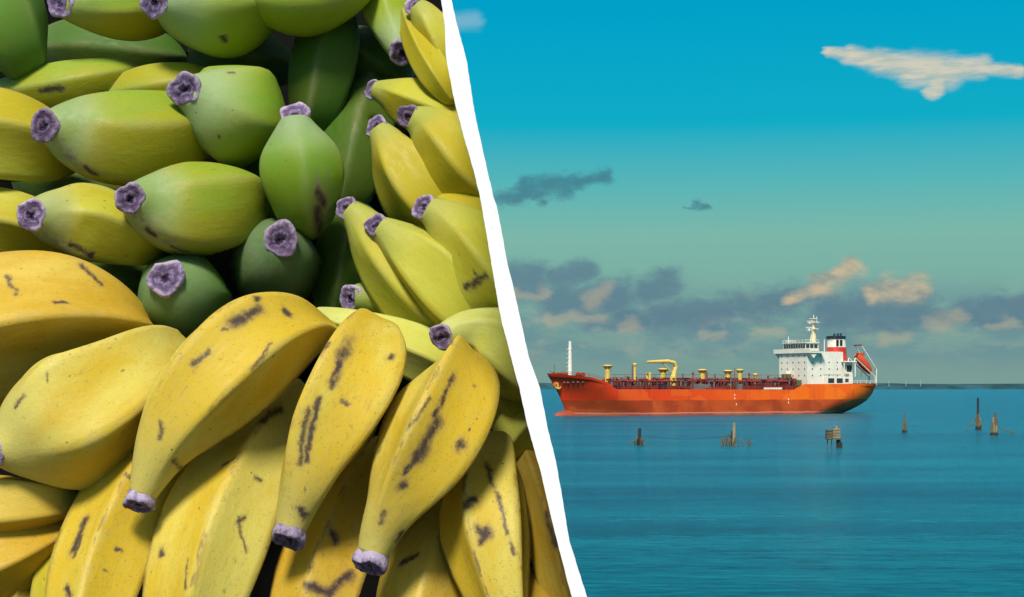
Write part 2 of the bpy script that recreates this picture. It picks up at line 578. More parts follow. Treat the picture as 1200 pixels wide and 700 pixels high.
def peel_material(pal, L, R, marks, spots, scars, seed, bloom, soft=()):
    m = bpy.data.materials.new('banana_peel')
    m.use_nodes = True
    m.node_tree.nodes.clear()
    g = NT(m.node_tree)

    def attr(n):
        a = g.n.new('ShaderNodeAttribute')
        a.attribute_name = n
        return a
    P0 = attr('straight').outputs['Vector']
    fac = g.sep(attr('facet').outputs['Vector'])        # x: along 0..1, y: closeness to a ridge, z: side tone
    u, ridge, side = fac[0], fac[1], fac[2]
    PP = g.v('ADD', P0, (seed * 13.7, seed * 5.1, seed * 3.3))
    c1, c2, c3 = [tuple(q) + (1,) for q in PAL[pal]]
    broad = g.noise(g.v('MULTIPLY', PP, (0.25, 0.55, 0.55)), 1.0, 3.0, 0.55)
    fine = g.noise(g.v('MULTIPLY', PP, (0.9, 2.6, 2.6)), 1.0, 2.0, 0.6)
    f = g.m('ADD', g.m('MULTIPLY', broad, 0.9), g.m('MULTIPLY', side, 0.55))
    col = g.mix(g.mr(f, 0.42, 0.82), c1, c2)
    col = g.mix(g.m('MULTIPLY', g.mr(fine, 0.40, 0.80), 0.16), col, c3)
    # blossom end and stalk end tone
    tipf = g.mr(g.m('ADD', u, g.m('MULTIPLY', g.m('SUBTRACT', broad, 0.5), 0.25)), 0.26, 0.02)
    col = g.mix(g.m('MULTIPLY', tipf, 0.75), col, c3)
    grey = (0.32, 0.38, 0.26, 1) if bloom else (0.42, 0.36, 0.15, 1)
    blm = g.m('ADD', g.m('MULTIPLY', g.mr(u, 0.34, 0.05), g.mr(broad, 0.25, 0.65, 0.3, 1.0)), g.m('MULTIPLY', ridge, 0.2), clamp=True)
    col = g.mix(g.m('MULTIPLY', blm, (0.22 if pal in ('deep', 'blue') else 0.45) if bloom else 0.2), col, grey)
    # ridges: pale worn line, browned in places
    worn = g.m('MULTIPLY', ridge, g.mr(g.noise(PP, 0.8, 3.0, 0.65), 0.38, 0.66))
    col = g.mix(g.m('MULTIPLY', worn, 0.6), col, tuple(0.55 * a + 0.45 * b2 for a, b2 in zip(c1, (0.34, 0.24, 0.13, 1))))
    if scars:
        brown = g.m('MULTIPLY', g.mr(ridge, 0.45, 1.0), g.mr(g.noise(g.v('MULTIPLY', PP, (0.5, 1.2, 1.2)), 1.3, 5.0, 0.7), 0.52, 0.60))
        col = g.mix(g.m('MULTIPLY', brown, 0.9 * scars), col, (0.12, 0.07, 0.045, 1))
    # small freckles and short scratches
    if spots:
        v1 = g.n.new('ShaderNodeTexVoronoi')
        g.l.new(g.v('MULTIPLY', PP, (1.5, 2.0, 2.0)), v1.inputs['Vector'])
        v1.inputs['Scale'].default_value = 1.0
        sel = g.sep(v1.outputs['Color'])
        rad = g.m('MULTIPLY', g.m('POWER', sel[0], 2.6), 0.16)
        fre = g.mr(g.m('SUBTRACT', v1.outputs['Distance'], rad), 0.02, -0.03)
        keep = g.m('GREATER_THAN', sel[1], 0.45)
        col = g.mix(g.m('MULTIPLY', g.m('MULTIPLY', fre, keep), 0.95 * spots + 0.1, clamp=True), col, (0.10, 0.058, 0.035, 1))
        dust = g.mr(g.noise(PP, 8.0, 3.0, 0.65), 0.60, 0.70)
        col = g.mix(g.m('MULTIPLY', dust, 0.85 * spots, clamp=True), col, (0.20, 0.12, 0.05, 1))
        scuff = g.m('MULTIPLY', g.mr(g.noise(g.v('MULTIPLY', PP, (0.7, 5.0, 5.0)), 1.0, 3.0, 0.6), 0.58, 0.72), g.mr(broad, 0.42, 0.62))
        col = g.mix(g.m('MULTIPLY', scuff, 0.7 * spots, clamp=True), col, (0.36, 0.24, 0.10, 1))
        v2 = g.n.new('ShaderNodeTexVoronoi')
        wp = g.v('ADD', PP, g.v('SCALE', g.noise(PP, 2.5, 3.0, 0.6, True), scale=0.55))
        g.l.new(g.v('MULTIPLY', wp, (0.42, 1.15, 1.15)), v2.inputs['Vector'])
        v2.inputs['Scale'].default_value = 1.0
        sl2 = g.sep(v2.outputs['Color'])
        sc = g.mr(g.m('SUBTRACT', v2.outputs['Distance'], g.m('MULTIPLY', g.m('POWER', sl2[1], 6.0), 0.17)), 0.0, -0.05)
        col = g.mix(g.m('MULTIPLY', sc, 0.75 * spots, clamp=True), col, (0.15, 0.085, 0.05, 1))
        smut = g.m('MULTIPLY', g.mr(g.noise(PP, 3.2, 4.0, 0.75), 0.54, 0.70), g.mr(g.noise(PP, 0.55, 2.0, 0.5), 0.46, 0.60))
        col = g.mix(g.m('MULTIPLY', smut, 0.62 * spots, clamp=True), col, (0.22, 0.14, 0.055, 1))
    for a, b2, wd in soft:          # dull rubbed patches
        q = g.m('MULTIPLY', g.seg(P0, a, b2, wd, 0.0), g.mr(g.noise(PP, 2.2, 4.0, 0.65), 0.38, 0.60))
        col = g.mix(g.m('MULTIPLY', q, 0.75), col, (0.20, 0.17, 0.13, 1))
    # the large bruises this fruit carries
    bruise = None
    if marks:
        wv = g.v('SCALE', g.v('SUBTRACT', g.noise(PP, 1.4, 4.0, 0.7, True), (0.5, 0.5, 0.5)), scale=0.7)
        PB = g.v('ADD', P0, wv)
        dens = g.mr(g.noise(PP, 2.6, 4.0, 0.7), 0.34, 0.48, 0.68, 1.0)
        for a, b2, wd in marks:
            q = g.seg(PB, a, b2, wd * 1.7, 0.12)
            halo = g.seg(PB, a, b2, wd * 2.8, 0.15)
            q = g.m('MULTIPLY', q, min(1.0, 0.45 + wd / 0.046 / 6.5))
            bruise = q if bruise is None else g.m('MAXIMUM', bruise, q)
            col = g.mix(g.m('MULTIPLY', halo, 0.34), col, (0.28, 0.19, 0.09, 1))
        bruise = g.m('MULTIPLY', bruise, dens)
        col = g.mix(g.m('MULTIPLY', bruise, 0.93), col, (0.034, 0.022, 0.030, 1))
    b = g.n.new('ShaderNodeBsdfPrincipled')
    g.put(b.inputs['Base Color'], col)
    g.put(b.inputs['Roughness'], g.mr(fine, 0.35, 0.65, 0.48, 0.66))
    b.inputs['Specular IOR Level'].default_value = 0.22
    b.inputs['Subsurface Weight'].default_value = 0.0
    bp = g.n.new('ShaderNodeBump')
    bp.inputs['Strength'].default_value = 0.32
    bp.inputs['Distance'].default_value = 0.001
    hgt = g.noise(g.v('MULTIPLY', PP, (0.7, 1.3, 1.3)), 2.0, 5.0, 0.65)
    g.l.new(hgt, bp.inputs['Height'])
    g.l.new(bp.outputs[0], b.inputs['Normal'])
    o = g.n.new('ShaderNodeOutputMaterial')
    g.l.new(b.outputs[0], o.inputs[0])
    return m


def tip_material():
    m = bpy.data.materials.new('corky_blossom_end')
    m.use_nodes = True
    m.node_tree.nodes.clear()
    g = NT(m.node_tree)
    a = g.n.new('ShaderNodeAttribute')
    a.attribute_name = 'facet'
    rad = g.sep(a.outputs['Vector'])
    t = g.n.new('ShaderNodeTexCoord').outputs['Object']
    oi = g.n.new('ShaderNodeObjectInfo').outputs['Random']
    t = g.v('ADD', t, g.xyz(oi, oi, oi))
    n1 = g.noise(t, 230.0, 4.0, 0.6)
    f = g.m('ADD', rad[0], g.m('MULTIPLY', g.m('SUBTRACT', n1, 0.5), 1.15))
    col = g.ramp(f, [(0.0, lin(38, 28, 46)), (0.20, lin(66, 52, 78)), (0.36, lin(132, 118, 150)), (0.50, lin(84, 68, 98)),
                     (0.70, lin(108, 92, 122)), (0.88, lin(150, 137, 164)), (1.0, lin(176, 164, 186))])
    dirt = g.mr(g.noise(t, 190.0, 4.0, 0.7), 0.55, 0.72)
    col = g.mix(g.m('MULTIPLY', dirt, 0.65), col, lin(70, 56, 76))
    col = g.mix(1.0, col, g.ramp(oi, [(0.0, (0.55, 0.50, 0.48, 1)), (0.5, (0.85, 0.82, 0.85, 1)), (1.0, (1.1, 1.05, 1.05, 1))]), 'MULTIPLY')
    col = g.mix(g.mr(rad[1], 0.35, 0.0), col, lin(150, 140, 90))
    b = g.n.new('ShaderNodeBsdfPrincipled')
    g.put(b.inputs['Base Color'], col)
    b.inputs['Roughness'].default_value = 0.85
    b.inputs['Specular IOR Level'].default_value = 0.2
    bp = g.n.new('ShaderNodeBump')
    bp.inputs['Strength'].default_value = 0.8
    bp.inputs['Distance'].default_value = 0.002
    g.l.new(n1, bp.inputs['Height'])
    g.l.new(bp.outputs[0], b.inputs['Normal'])
    o = g.n.new('ShaderNodeOutputMaterial')
    g.l.new(b.outputs[0], o.inputs[0])
    return m


cork = tip_material()
NS, NA = 84, 64


def spline(t, keys, q):
    """cubic Hermite through keys at t (finite-difference slopes)"""
    keys = np.asarray(keys, float)
    t = np.asarray(t, float)
    k = np.clip(np.searchsorted(t, q, 'right') - 1, 0, len(t) - 2)
    h = np.diff(t)
    sl = np.diff(keys, axis=0) / h[:, None]
    mm = np.empty_like(keys)
    mm[0], mm[-1] = sl[0], sl[-1]
    for i in range(1, len(t) - 1):
        mm[i] = (sl[i - 1] * h[i] + sl[i] * h[i - 1]) / (h[i] + h[i - 1])
    s = ((q - t[k]) / h[k])[:, None]
    hh = h[k][:, None]
    return ((2 * s**3 - 3 * s**2 + 1) * keys[k] + (s**3 - 2 * s**2 + s) * hh * mm[k]
            + (-2 * s**3 + 3 * s**2) * keys[k + 1] + (s**3 - s**2) * hh * mm[k + 1])


def raw_mesh(name, V, faces, attrs, mat, parent, loc):
    me = bpy.data.meshes.new(name)
    me.from_pydata((V - np.array(loc)).tolist(), [], faces)
    me.polygons.foreach_set('use_smooth', [True] * len(me.polygons))
    for an, arr in attrs.items():
        at_ = me.attributes.new(an, 'FLOAT_VECTOR', 'POINT')
        at_.data.foreach_set('vector', np.ascontiguousarray(arr, dtype=np.float32).ravel())
    me.materials.append(mat)
    return link(bpy.data.objects.new(name, me), parent)


BN = [0]


def banana(label, pts, pal='ripe', ridge=20.0, n=5, sharp=0.55, tip=True, marks=(), spots=0.6, scars=0.0, bloom=None, group=None, tipscale=1.0, stub=0.9, face=0.6, soft=()):
    BN[0] += 1
    seed = BN[0]
    rs = np.random.RandomState(seed * 7 + 1)
    C, Rr = [], []
    for px, py, d, r in pts:
        Y = heap_y(py) + d * 0.01
        C.append(at(px, py, Y))
        Rr.append(r / F * Y)
    C = np.array([tuple(c) for c in C])
    keys = np.hstack([C, np.array(Rr)[:, None]])
    t = np.concatenate([[0], np.cumsum(np.linalg.norm(np.diff(C, axis=0), axis=1) ** 0.8)])
    t /= t[-1]
    q = np.linspace(0, 1, NS)
    q = 0.5 - 0.5 * np.cos(q * math.pi) if not tip else np.concatenate([np.linspace(0, 0.85, NS - 16), 0.85 + 0.15 * np.sin(np.linspace(0, math.pi / 2, 17)[1:])])
    K = spline(t, keys, q)
    for _ in range(24):         # ease the bends
        K[1:-1] = 0.25 * K[:-2] + 0.5 * K[1:-1] + 0.25 * K[2:]
    c, r = K[:, :3], np.maximum(K[:, 3], min(Rr) * 0.6)
    # rounded far end (and near end when there is no blossom stub)
    seglen = np.concatenate([[0], np.cumsum(np.linalg.norm(np.diff(c, axis=0), axis=1))])
    L = seglen[-1]
    endf = np.clip((L - seglen) / (Rr[-1] * 1.0 + 1e-6), 0, 1)
    r = r * np.sqrt(np.clip(1 - (1 - endf) ** 2, 0.0, 1))
    if not tip:
        endf = np.clip(seglen / (Rr[0] * 1.0 + 1e-6), 0, 1)
        r = r * np.sqrt(np.clip(1 - (1 - endf) ** 2, 0.0, 1))
    r = np.maximum(r, 0.0004)
    T = np.gradient(c, axis=0)
    T /= np.linalg.norm(T, axis=1)[:, None]
    mid = NS // 2
    ref = np.array([0, -1.0, 0])
    if abs(T[mid].dot(ref)) > 0.93:
        ref = np.array([0, 0, 1.0])
    N = np.zeros_like(T)
    N[mid] = ref - ref.dot(T[mid]) * T[mid]
    N[mid] /= np.linalg.norm(N[mid])
    for rngi, prev in ((range(mid + 1, NS), -1), (range(mid - 1, -1, -1), 1)):
        for i in rngi:
            nn = N[i + prev] - N[i + prev].dot(T[i]) * T[i]
            N[i] = nn / np.linalg.norm(nn)
    B = np.cross(T, N)
    th = np.linspace(0, 2 * math.pi, NA, endpoint=False)
    # soft polygon section with uneven sides
    ra = math.radians(ridge) + np.arange(n) * 2 * math.pi / n + rs.uniform(-0.12, 0.12, n) * (np.arange(n) > 0)
    shape = np.full(NA, 9.0)
    tone = np.zeros(NA)
    rd = np.full(NA, 9.0)
    ras = np.sort(np.mod(ra, 2 * math.pi))
    for i in range(n):
        a0, a1 = ras[i], ras[(i + 1) % n] + (2 * math.pi if i == n - 1 else 0)
        mid_a, half = (a0 + a1) / 2, (a1 - a0) / 2
        dth = np.mod(th - mid_a + math.pi, 2 * math.pi) - math.pi
        ins = np.abs(dth) <= half + 1e-6
        shape[ins] = math.cos(half) / np.cos(dth[ins])
        tone[ins] = rs.uniform(0, 1)
        rd = np.minimum(rd, np.abs(np.mod(th - a0 + math.pi, 2 * math.pi) - math.pi))
    ker = np.array([1, 2, 1.0]) / 4
    wrapf = lambda a: sum(kk * np.roll(a, o) for kk, o in zip(ker, range(-1, 2)))
    if pal not in ('ripe', 'orange', 'lime', 'pale'):
        shape = wrapf(shape)
    tone = wrapf(tone)
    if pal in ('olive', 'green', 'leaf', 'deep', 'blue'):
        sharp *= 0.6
    shape = 1 + min(1.45, sharp * 2.1) * (shape / shape.mean() - 1)
    shape /= 1 + 0.55 * (shape.max() - 1)
    poly = (lambda x: x * x * (3 - 2 * x))(np.clip(seglen / (0.34 * L), 0, 1)) if tip else np.ones(NS)   # section is round at the blossom end
    lump = 1 + 0.012 * np.sin(th[None, :] * 2 + seglen[:, None] * 60 + seed) + 0.012 * np.sin(seglen[:, None] * 95 + seed * 2 + th[None, :])
    RR = r[:, None] * (1 + poly[:, None] * (shape[None, :] - 1)) * lump
    V = c[:, None, :] + RR[:, :, None] * (np.cos(th)[None, :, None] * N[:, None, :] + np.sin(th)[None, :, None] * B[:, None, :])
    # fruit pressed flat against the inner face of the side board
    X, Yv, Z = V[..., 0], V[..., 1], V[..., 2]
    vx, vy = 600 + X / Yv * F, 450 - (Z - H) / Yv * F
    rx = np.interp(vy, [a[0] for a in RIGHT], [a[1] for a in RIGHT])
    lx = np.interp(vy, [a[0] for a in LEFT], [a[1] for a in LEFT])
    lim = rx - np.minimum(0.35 * (rx - lx), 8) - 1.5
    over = vx - (lim - 6)
    vx2 = np.where(over > 0, lim - 6 + 6 * (1 - np.exp(-over / 6)), vx)
    V[..., 0] = (vx2 - 600) / F * Yv
    straight = np.stack([np.repeat(seglen[:, None], NA, 1) * 100, RR * np.cos(th)[None] * 100, RR * np.sin(th)[None] * 100], -1)
    facet = np.stack([np.repeat((seglen / L)[:, None], NA, 1),
                      np.repeat(np.exp(-(rd / 0.10) ** 2)[None, :], NS, 0) * poly[:, None],
                      np.repeat(tone[None, :], NS, 0)], -1)
    faces = []
    for i in range(NS - 1):
        for k in range(NA):
            k2 = (k + 1) % NA
            faces.append((i * NA + k, i * NA + k2, (i + 1) * NA + k2, (i + 1) * NA + k))
    faces.append(tuple((NS - 1) * NA + k for k in range(NA)))
    faces.append(tuple(range(NA - 1, -1, -1)))
    # pixel marks -> places on the peel
    sp = np.stack([600 + c[:, 0] / c[:, 1] * F, 450 - (c[:, 2] - H) / c[:, 1] * F], 1)
    rp = r / c[:, 1] * F

    def onpeel(x, y):
        vis = np.stack([600 + V[..., 0] / V[..., 1] * F, 450 - (V[..., 2] - H) / V[..., 1] * F], -1)
        dd = (vis[..., 0] - x) ** 2 + (vis[..., 1] - y) ** 2
        front = V[..., 1] - c[:, None, 1] > 0.15 * r[:, None]          # skip the far side
        dd = np.where(front, 1e9, dd)
        i, k = np.unravel_index(np.argmin(dd), dd.shape)
        return tuple(straight[i, k])
    mk = []
    for x0, y0, x1, y1, wp in marks:
        mk.append((onpeel(x0, y0), onpeel(x1, y1), wp * 0.046))
    if bloom is None:
        bloom = pal in ('green', 'leaf', 'deep', 'blue', 'olive')
    sf = [(onpeel(x0, y0), onpeel(x1, y1), wp * 0.05) for x0, y0, x1, y1, wp in soft]
    mat = peel_material(pal, L * 100, r.max() * 100, mk, spots, scars, seed, bloom, sf)
    base = c[np.argmin(c[:, 2])]
    if not tip:
        root = raw_mesh('banana', V.reshape(-1, 3), faces, {'straight': straight.reshape(-1, 3), 'facet': facet.reshape(-1, 3)}, mat, None, base)
        root.location = tuple(base)
        return tag(root, label, 'banana', group)
    root = empty('banana', tuple(base))
    tag(root, label, 'banana', group)
    raw_mesh('peel', V.reshape(-1, 3), faces, {'straight': straight.reshape(-1, 3), 'facet': facet.reshape(-1, 3)}, mat, root, base)
    if tip:
        r0 = Rr[0] * 1.06 * tipscale
        prof = [(-0.5, 0.88, 0), (0.0, 0.95, 0.15), (0.25, 0.98, 0.5), (0.45, 1.0, 1), (0.58, 0.93, 1), (0.62, 0.82, 1), (0.57, 0.70, 1), (0.50, 0.55, 1), (0.53, 0.40, 1), (0.50, 0.26, 1), (0.42, 0.12, 1), (0.40, 0.01, 1)]
        na = 28
        a = np.linspace(0, 2 * math.pi, na, endpoint=False)
        VV, FF = [], []
        wob = 1 + 0.07 * np.sin(2 * a + seed * 1.7) + 0.05 * np.sin(3 * a + seed) + 0.05 * np.sin(5 * a + 2 * seed) + rs.uniform(-0.03, 0.03, na)
        view = np.array([0, 0, H]) - c[0]
        view /= np.linalg.norm(view)
        ax1 = -T[0] * (1 - face) + view * face
        ax1 /= np.linalg.norm(ax1)
        ctr = c[0].copy()
        prev_t = prof[0][0]
        for j, (tt, pr, out) in enumerate(prof):
            f = min(1.0, max(0.0, (tt + 0.5) / 0.7)) if j < 3 else 1.0
            ax = -T[0] * (1 - f) + ax1 * f
            ax /= np.linalg.norm(ax)
            n1 = N[0] - N[0].dot(ax) * ax
            n1 /= np.linalg.norm(n1)
            b1 = np.cross(-ax, n1)
            rr = r0 * pr * (1 + (wob - 1) * (0.4 + 0.6 * out))
            k_ = r0 * (tt * stub if tt > 0 else tt)
            dep = k_ * np.ones(na) + r0 * (0.05 * rs.uniform(-1, 1, na) + 0.10 * np.sin(a + seed) + 0.06 * np.sin(3 * a + 2.3 * seed)) * (1 if 3 <= j <= 10 else 0.2)
            VV.append(ctr[None] + ax[None] * dep[:, None] + rr[:, None] * (np.cos(a)[:, None] * n1[None] + np.sin(a)[:, None] * b1[None]))
            FF.append(np.stack([np.full(na, pr), np.full(na, out), np.zeros(na)], 1))
        VV, FF = np.concatenate(VV), np.concatenate(FF)
        fc = []
        for j in range(len(prof) - 1):
            for k in range(na):
                k2 = (k + 1) % na
                fc.append((j * na + k2, j * na + k, (j + 1) * na + k, (j + 1) * na + k2))
        fc.append(tuple((len(prof) - 1) * na + k for k in range(na - 1, -1, -1)))
        raw_mesh('blossom_end', VV, fc, {'facet': FF}, cork, root, base)
    return root

G1 = 'ripe yellow bananas in the front of the heap'
G2 = 'yellow-green bananas fanned out beside the white board'
G3 = 'green bananas pointing at the viewer in the back of the heap'

# -- front heap of ripe fruit: (pixel x, pixel y, centimetres behind the heap plane, radius in pixels)
banana('large orange-yellow banana at the left edge, uppermost ripe one, with one small black dot',
       [(-190, 474, 3, 40), (-90, 420, 1.5, 72), (0, 384, 1, 82), (80, 372, 1.5, 67), (140, 377, 3, 40), (175, 386, 5, 14)],
       'orange', ridge=3, n=4, sharp=0.68, tip=False, spots=0.55, marks=((68, 355, 77, 357, 3.5), (8, 322, 24, 344, 2.5), (98, 310, 120, 332, 3)), group=G1)
banana('broad ripe banana whose greenish blossom end points left, cut by the picture edge',
       [(-6, 531, -3.2, 16), (4, 528, -2.9, 28), (28, 517, -2.5, 56), (82, 491, -2.0, 85), (140, 456, -1.5, 70), (185, 422, 1.0, 40), (212, 402, 4, 14)],
       'ripe', ridge=35, n=5, sharp=0.6, spots=0.5, marks=((18, 478, 28, 466, 2.5), (55, 440, 56, 446, 2)), group=G1)
banana('long ripe banana lying diagonally on top, leftmost of three with hanging dark ends',
       [(166, 581, -3.2, 16), (176, 556, -3.6, 23), (190, 524, -4.2, 34), (212, 490, -4.6, 49), (248, 447, -5.0, 60), (294, 407, -4.6, 61), (338, 388, -3.0, 44), (372, 388, 0, 22), (394, 392, 3, 10)],
       'ripe', ridge=24, n=5, sharp=0.7, spots=0.7, scars=0.6, stub=1.5, tipscale=1.02, face=0.35, group=G1,
       marks=((272, 378, 300, 364, 6), (248, 372, 270, 356, 3), (225, 425, 245, 415, 3), (262, 388, 262, 388, 3), (332, 362, 338, 370, 4), (320, 402, 300, 430, 2), (205, 538, 212, 548, 3), (190, 498, 188, 512, 2.5), (286, 355, 300, 352, 4)))
banana('ripe banana beneath the long diagonal one, dark scratches along its left side',
       [(232, 486, 3.5, 26), (200, 530, 2.2, 48), (160, 590, 1.2, 62), (126, 655, 0.6, 58), (104, 725, 0, 50), (92, 790, 0, 34), (88, 820, 0, 16)],
       'ripe', ridge=10, n=5, sharp=0.6, tip=False, spots=0.7, scars=0.6, marks=((102, 608, 88, 645, 5), (80, 690, 82, 700, 4), (94, 630, 86, 652, 3), (138, 645, 140, 646, 3), (160, 560, 150, 556, 3), (176, 528, 160, 536, 3), (120, 670, 124, 668, 2)), group=G1)
banana('stout ripe banana reaching the bottom edge, smooth ridge along its middle',
       [(352, 452, 3.5, 18), (330, 486, 2.2, 32), (295, 545, 0.8, 54), (262, 610, 0, 66), (238, 680, 0, 66), (222, 750, 0.5, 50), (214, 810, 1, 22)],
       'ripe', ridge=4, n=5, sharp=0.65, tip=False, spots=0.6, scars=0.7, marks=((306, 492, 330, 478, 5), (200, 622, 190, 648, 4), (276, 612, 288, 642, 2), (285, 605, 280, 612, 3), (262, 545, 272, 538, 2.5), (300, 560, 302, 562, 3), (218, 690, 222, 660, 2)), group=G1)
banana('ripe banana in the front middle, purple-black streak down its left ridge, lavender end down',
       [(341, 620, -3.0, 18), (346, 598, -3.4, 23), (355, 572, -4.0, 31), (371, 528, -4.6, 48), (396, 480, -5.0, 59), (420, 434, -4.4, 56), (433, 398, -2.5, 36), (438, 380, 0.5, 16)],
       'ripe', ridge=-38, n=4, sharp=0.6, spots=0.8, scars=0.5, stub=1.5, tipscale=1.02, face=0.35, group=G1,
       marks=((411, 388, 401, 416, 7), (400, 420, 388, 452, 4), (376, 470, 358, 540, 3.5), (456, 420, 462, 428, 4), (362, 480, 352, 540, 3), (400, 470, 410, 474, 2.5), (352, 598, 358, 604, 4), (382, 400, 378, 412, 2.5)))
banana('ripe banana right of the middle with a long black streak along its pale left face',
       [(437, 650, -3.0, 19), (444, 628, -3.4, 24), (456, 602, -4.0, 32), (478, 562, -4.6, 49), (506, 512, -5.0, 60), (528, 464, -4.4, 56), (539, 432, -2.6, 36), (544, 415, 0.5, 15)],
       'ripe', ridge=-22, n=4, sharp=0.7, spots=0.7, scars=0.7, stub=1.5, tipscale=1.02, face=0.35, group=G1,
       marks=((541, 412, 534, 430, 6), (530, 440, 510, 490, 3.5), (508, 496, 486, 538, 6.5), (486, 538, 474, 556, 4), (468, 570, 468, 570, 6), (540, 520, 552, 530, 4), (543, 544, 540, 548, 5), (472, 622, 466, 632, 3), (500, 468, 482, 502, 2), (556, 450, 560, 470, 2), (450, 600, 446, 612, 2.5)))
banana('bruised banana half hidden under the middle ones, dark scar near the bottom edge',
       [(446, 520, 4.5, 18), (428, 560, 3.2, 40), (400, 625, 2.2, 52), (374, 690, 1.6, 54), (358, 760, 1.6, 42), (352, 810, 1.6, 18)],
       'orange', ridge=15, n=5, sharp=0.55, tip=False, spots=1.0, scars=0.8, marks=((365, 684, 386, 694, 6), (386, 694, 412, 674, 6), (388, 625, 392, 632, 5)), group=G1)
banana('shaded banana at the bottom edge below the black-streaked one',
       [(540, 590, 5.0, 16), (524, 625, 3.8, 38), (500, 682, 2.6, 52), (484, 740, 2.2, 46), (476, 800, 2.2, 20)],
       'orange', ridge=5, n=5, sharp=0.5, tip=False, spots=0.9, scars=0.6, marks=((470, 660, 490, 650, 4),), group=G1)
banana('ripe banana at the lower right with brown ring-shaped bruise and dark ridge line',
       [(578, 513, 2.5, 12), (578, 534, 1.2, 32), (572, 575, 0.2, 50), (571, 622, -0.4, 56), (581, 676, -0.4, 44), (594, 730, 0, 28), (602, 770, 0.5, 12)],
       'ripe', ridge=24, n=5, sharp=0.7, tip=False, spots=0.8, scars=0.9, marks=((560, 618, 572, 628, 5), (572, 618, 566, 634, 4), (546, 590, 556, 584, 4), (568, 545, 590, 590, 3), (590, 590, 602, 650, 2.5)), group=G1)
banana('narrow ripe banana squeezed between the ring-bruised one and the white board',
       [(610, 510, 7, 14), (622, 548, 5.5, 26), (640, 602, 4.2, 30), (656, 662, 3.4, 30), (670, 730, 3.2, 26), (680, 780, 3, 12)],
       'orange', ridge=0, n=5, tip=False, spots=0.6, scars=0.6, marks=((640, 600, 650, 640, 3),), group=G1)
banana('ripe banana in the bottom corner between the ring-bruised one and the white board',
       [(622, 668, 5, 14), (632, 700, 4, 26), (642, 745, 3.4, 30), (648, 790, 3.5, 14)],
       'orange', ridge=30, n=5, tip=False, spots=0.6, group=G1)
banana('small pale yellow banana top showing behind the ring-bruised one near the white board',
       [(588, 540, 5.5, 14), (600, 515, 4.5, 26), (622, 492, 4.5, 28), (650, 474, 6, 12)],
       'pale', ridge=0, n=5, tip=False, spots=0.3, group=G2)
banana('yellow banana below the broad one at the left edge, its pointed end in shade',
       [(-110, 596, 2, 24), (-50, 598, 0.6, 46), (0, 594, 0.2, 44), (48, 592, 1.0, 33), (98, 588, 3.4, 10)],
       'orange', ridge=20, n=5, tip=False, spots=0.4, group=G1)
banana('shaded banana at the left edge, second up from the bottom corner',
       [(-90, 694, 3, 22), (-40, 676, 1.8, 42), (10, 656, 1.6, 42), (60, 630, 2.6, 28), (100, 606, 4.4, 9)],
       'orange', ridge=10, n=5, tip=False, spots=0.8, group=G1)
banana('greenish-yellow banana at the bottom left, tucked under the scratched one',
       [(118, 585, 5, 14), (96, 625, 3.6, 28), (74, 675, 2.8, 32), (62, 735, 2.6, 28), (58, 780, 3, 12)],
       'lime', ridge=-10, n=5, tip=False, spots=0.4, group=G1)
banana('banana filling the bottom left corner in deep shade',
       [(66, 640, 5.5, 14), (40, 680, 4.4, 30), (14, 726, 3.6, 34), (0, 780, 3.6, 16)],
       'orange', ridge=0, n=5, tip=False, spots=0.8, group=G1)

# -- fans of yellow-green fruit on the right
banana('yellow-green banana of the middle fan whose lavender end sticks out farthest left',
       [(408, 246, 3.0, 13), (420, 256, 3.2, 19), (444, 287, 3.6, 35), (478, 328, 4.2, 47), (520, 368, 5.0, 48), (560, 400, 6.5, 30), (585, 420, 8, 10)],
       'lime', ridge=20, n=5, sharp=0.6, spots=0.2, group=G2, bloom=False)
banana('yellow-green banana in the centre of the middle fan, ridge catching the light',
       [(444, 266, 1.6, 14), (456, 274, 1.8, 20), (482, 297, 2.2, 38), (518, 332, 2.8, 52), (552, 366, 3.6, 50), (590, 396, 5.5, 28), (605, 412, 7, 10)],
       'lime', ridge=35, n=5, sharp=0.65, spots=0.2, group=G2, bloom=False)
banana('yellow-green banana of the middle fan with a brown scar, pressed against the white board',
       [(500, 245, 0.4, 15), (512, 252, 0.6, 22), (534, 272, 1.0, 38), (562, 306, 1.4, 52), (588, 340, 2.0, 50), (610, 372, 4, 28), (620, 388, 6, 10)],
       'lime', ridge=0, n=5, sharp=0.6, spots=0.3, group=G2, bloom=False, marks=((548, 336, 562, 330, 4), (560, 330, 570, 318, 3), (556, 318, 562, 326, 2)))
banana('yellow banana lying behind the top of the middle fan, touching the white board',
       [(508, 232, 5, 10), (530, 240, 4.2, 20), (560, 252, 3.6, 26), (590, 268, 3.6, 26), (610, 282, 5, 10)],
       'lime', ridge=0, n=5, tip=False, spots=0.2, group=G2, bloom=False)
banana('yellow-green banana of the upper fan with its lavender end lowest on the left',
       [(443, 151, 4.0, 13), (452, 164, 4.2, 20), (470, 196, 4.6, 38), (498, 232, 5.4, 48), (530, 262, 7, 38), (556, 290, 9, 14)],
       'lime', ridge=25, n=5, sharp=0.6, spots=0.2, group=G2, bloom=False)
banana('golden banana of the upper fan with a deep crease below its lavender end',
       [(482, 138, 2.8, 14), (494, 144, 3.0, 22), (516, 164, 3.2, 40), (545, 198, 3.8, 50), (570, 226, 4.8, 40), (590, 250, 7, 14)],
       'lime', ridge=10, n=5, sharp=0.6, spots=0.2, group=G2, bloom=False)
banana('yellow-green banana along the top of the upper fan with its end beside the dark gap',
       [(440, 106, 6.0, 11), (452, 109, 5.8, 16), (480, 120, 5.2, 29), (515, 134, 5.2, 33), (548, 150, 5.6, 22), (565, 160, 7, 8)],
       'lime', ridge=0, n=5, sharp=0.5, spots=0.2, group=G2, bloom=False)
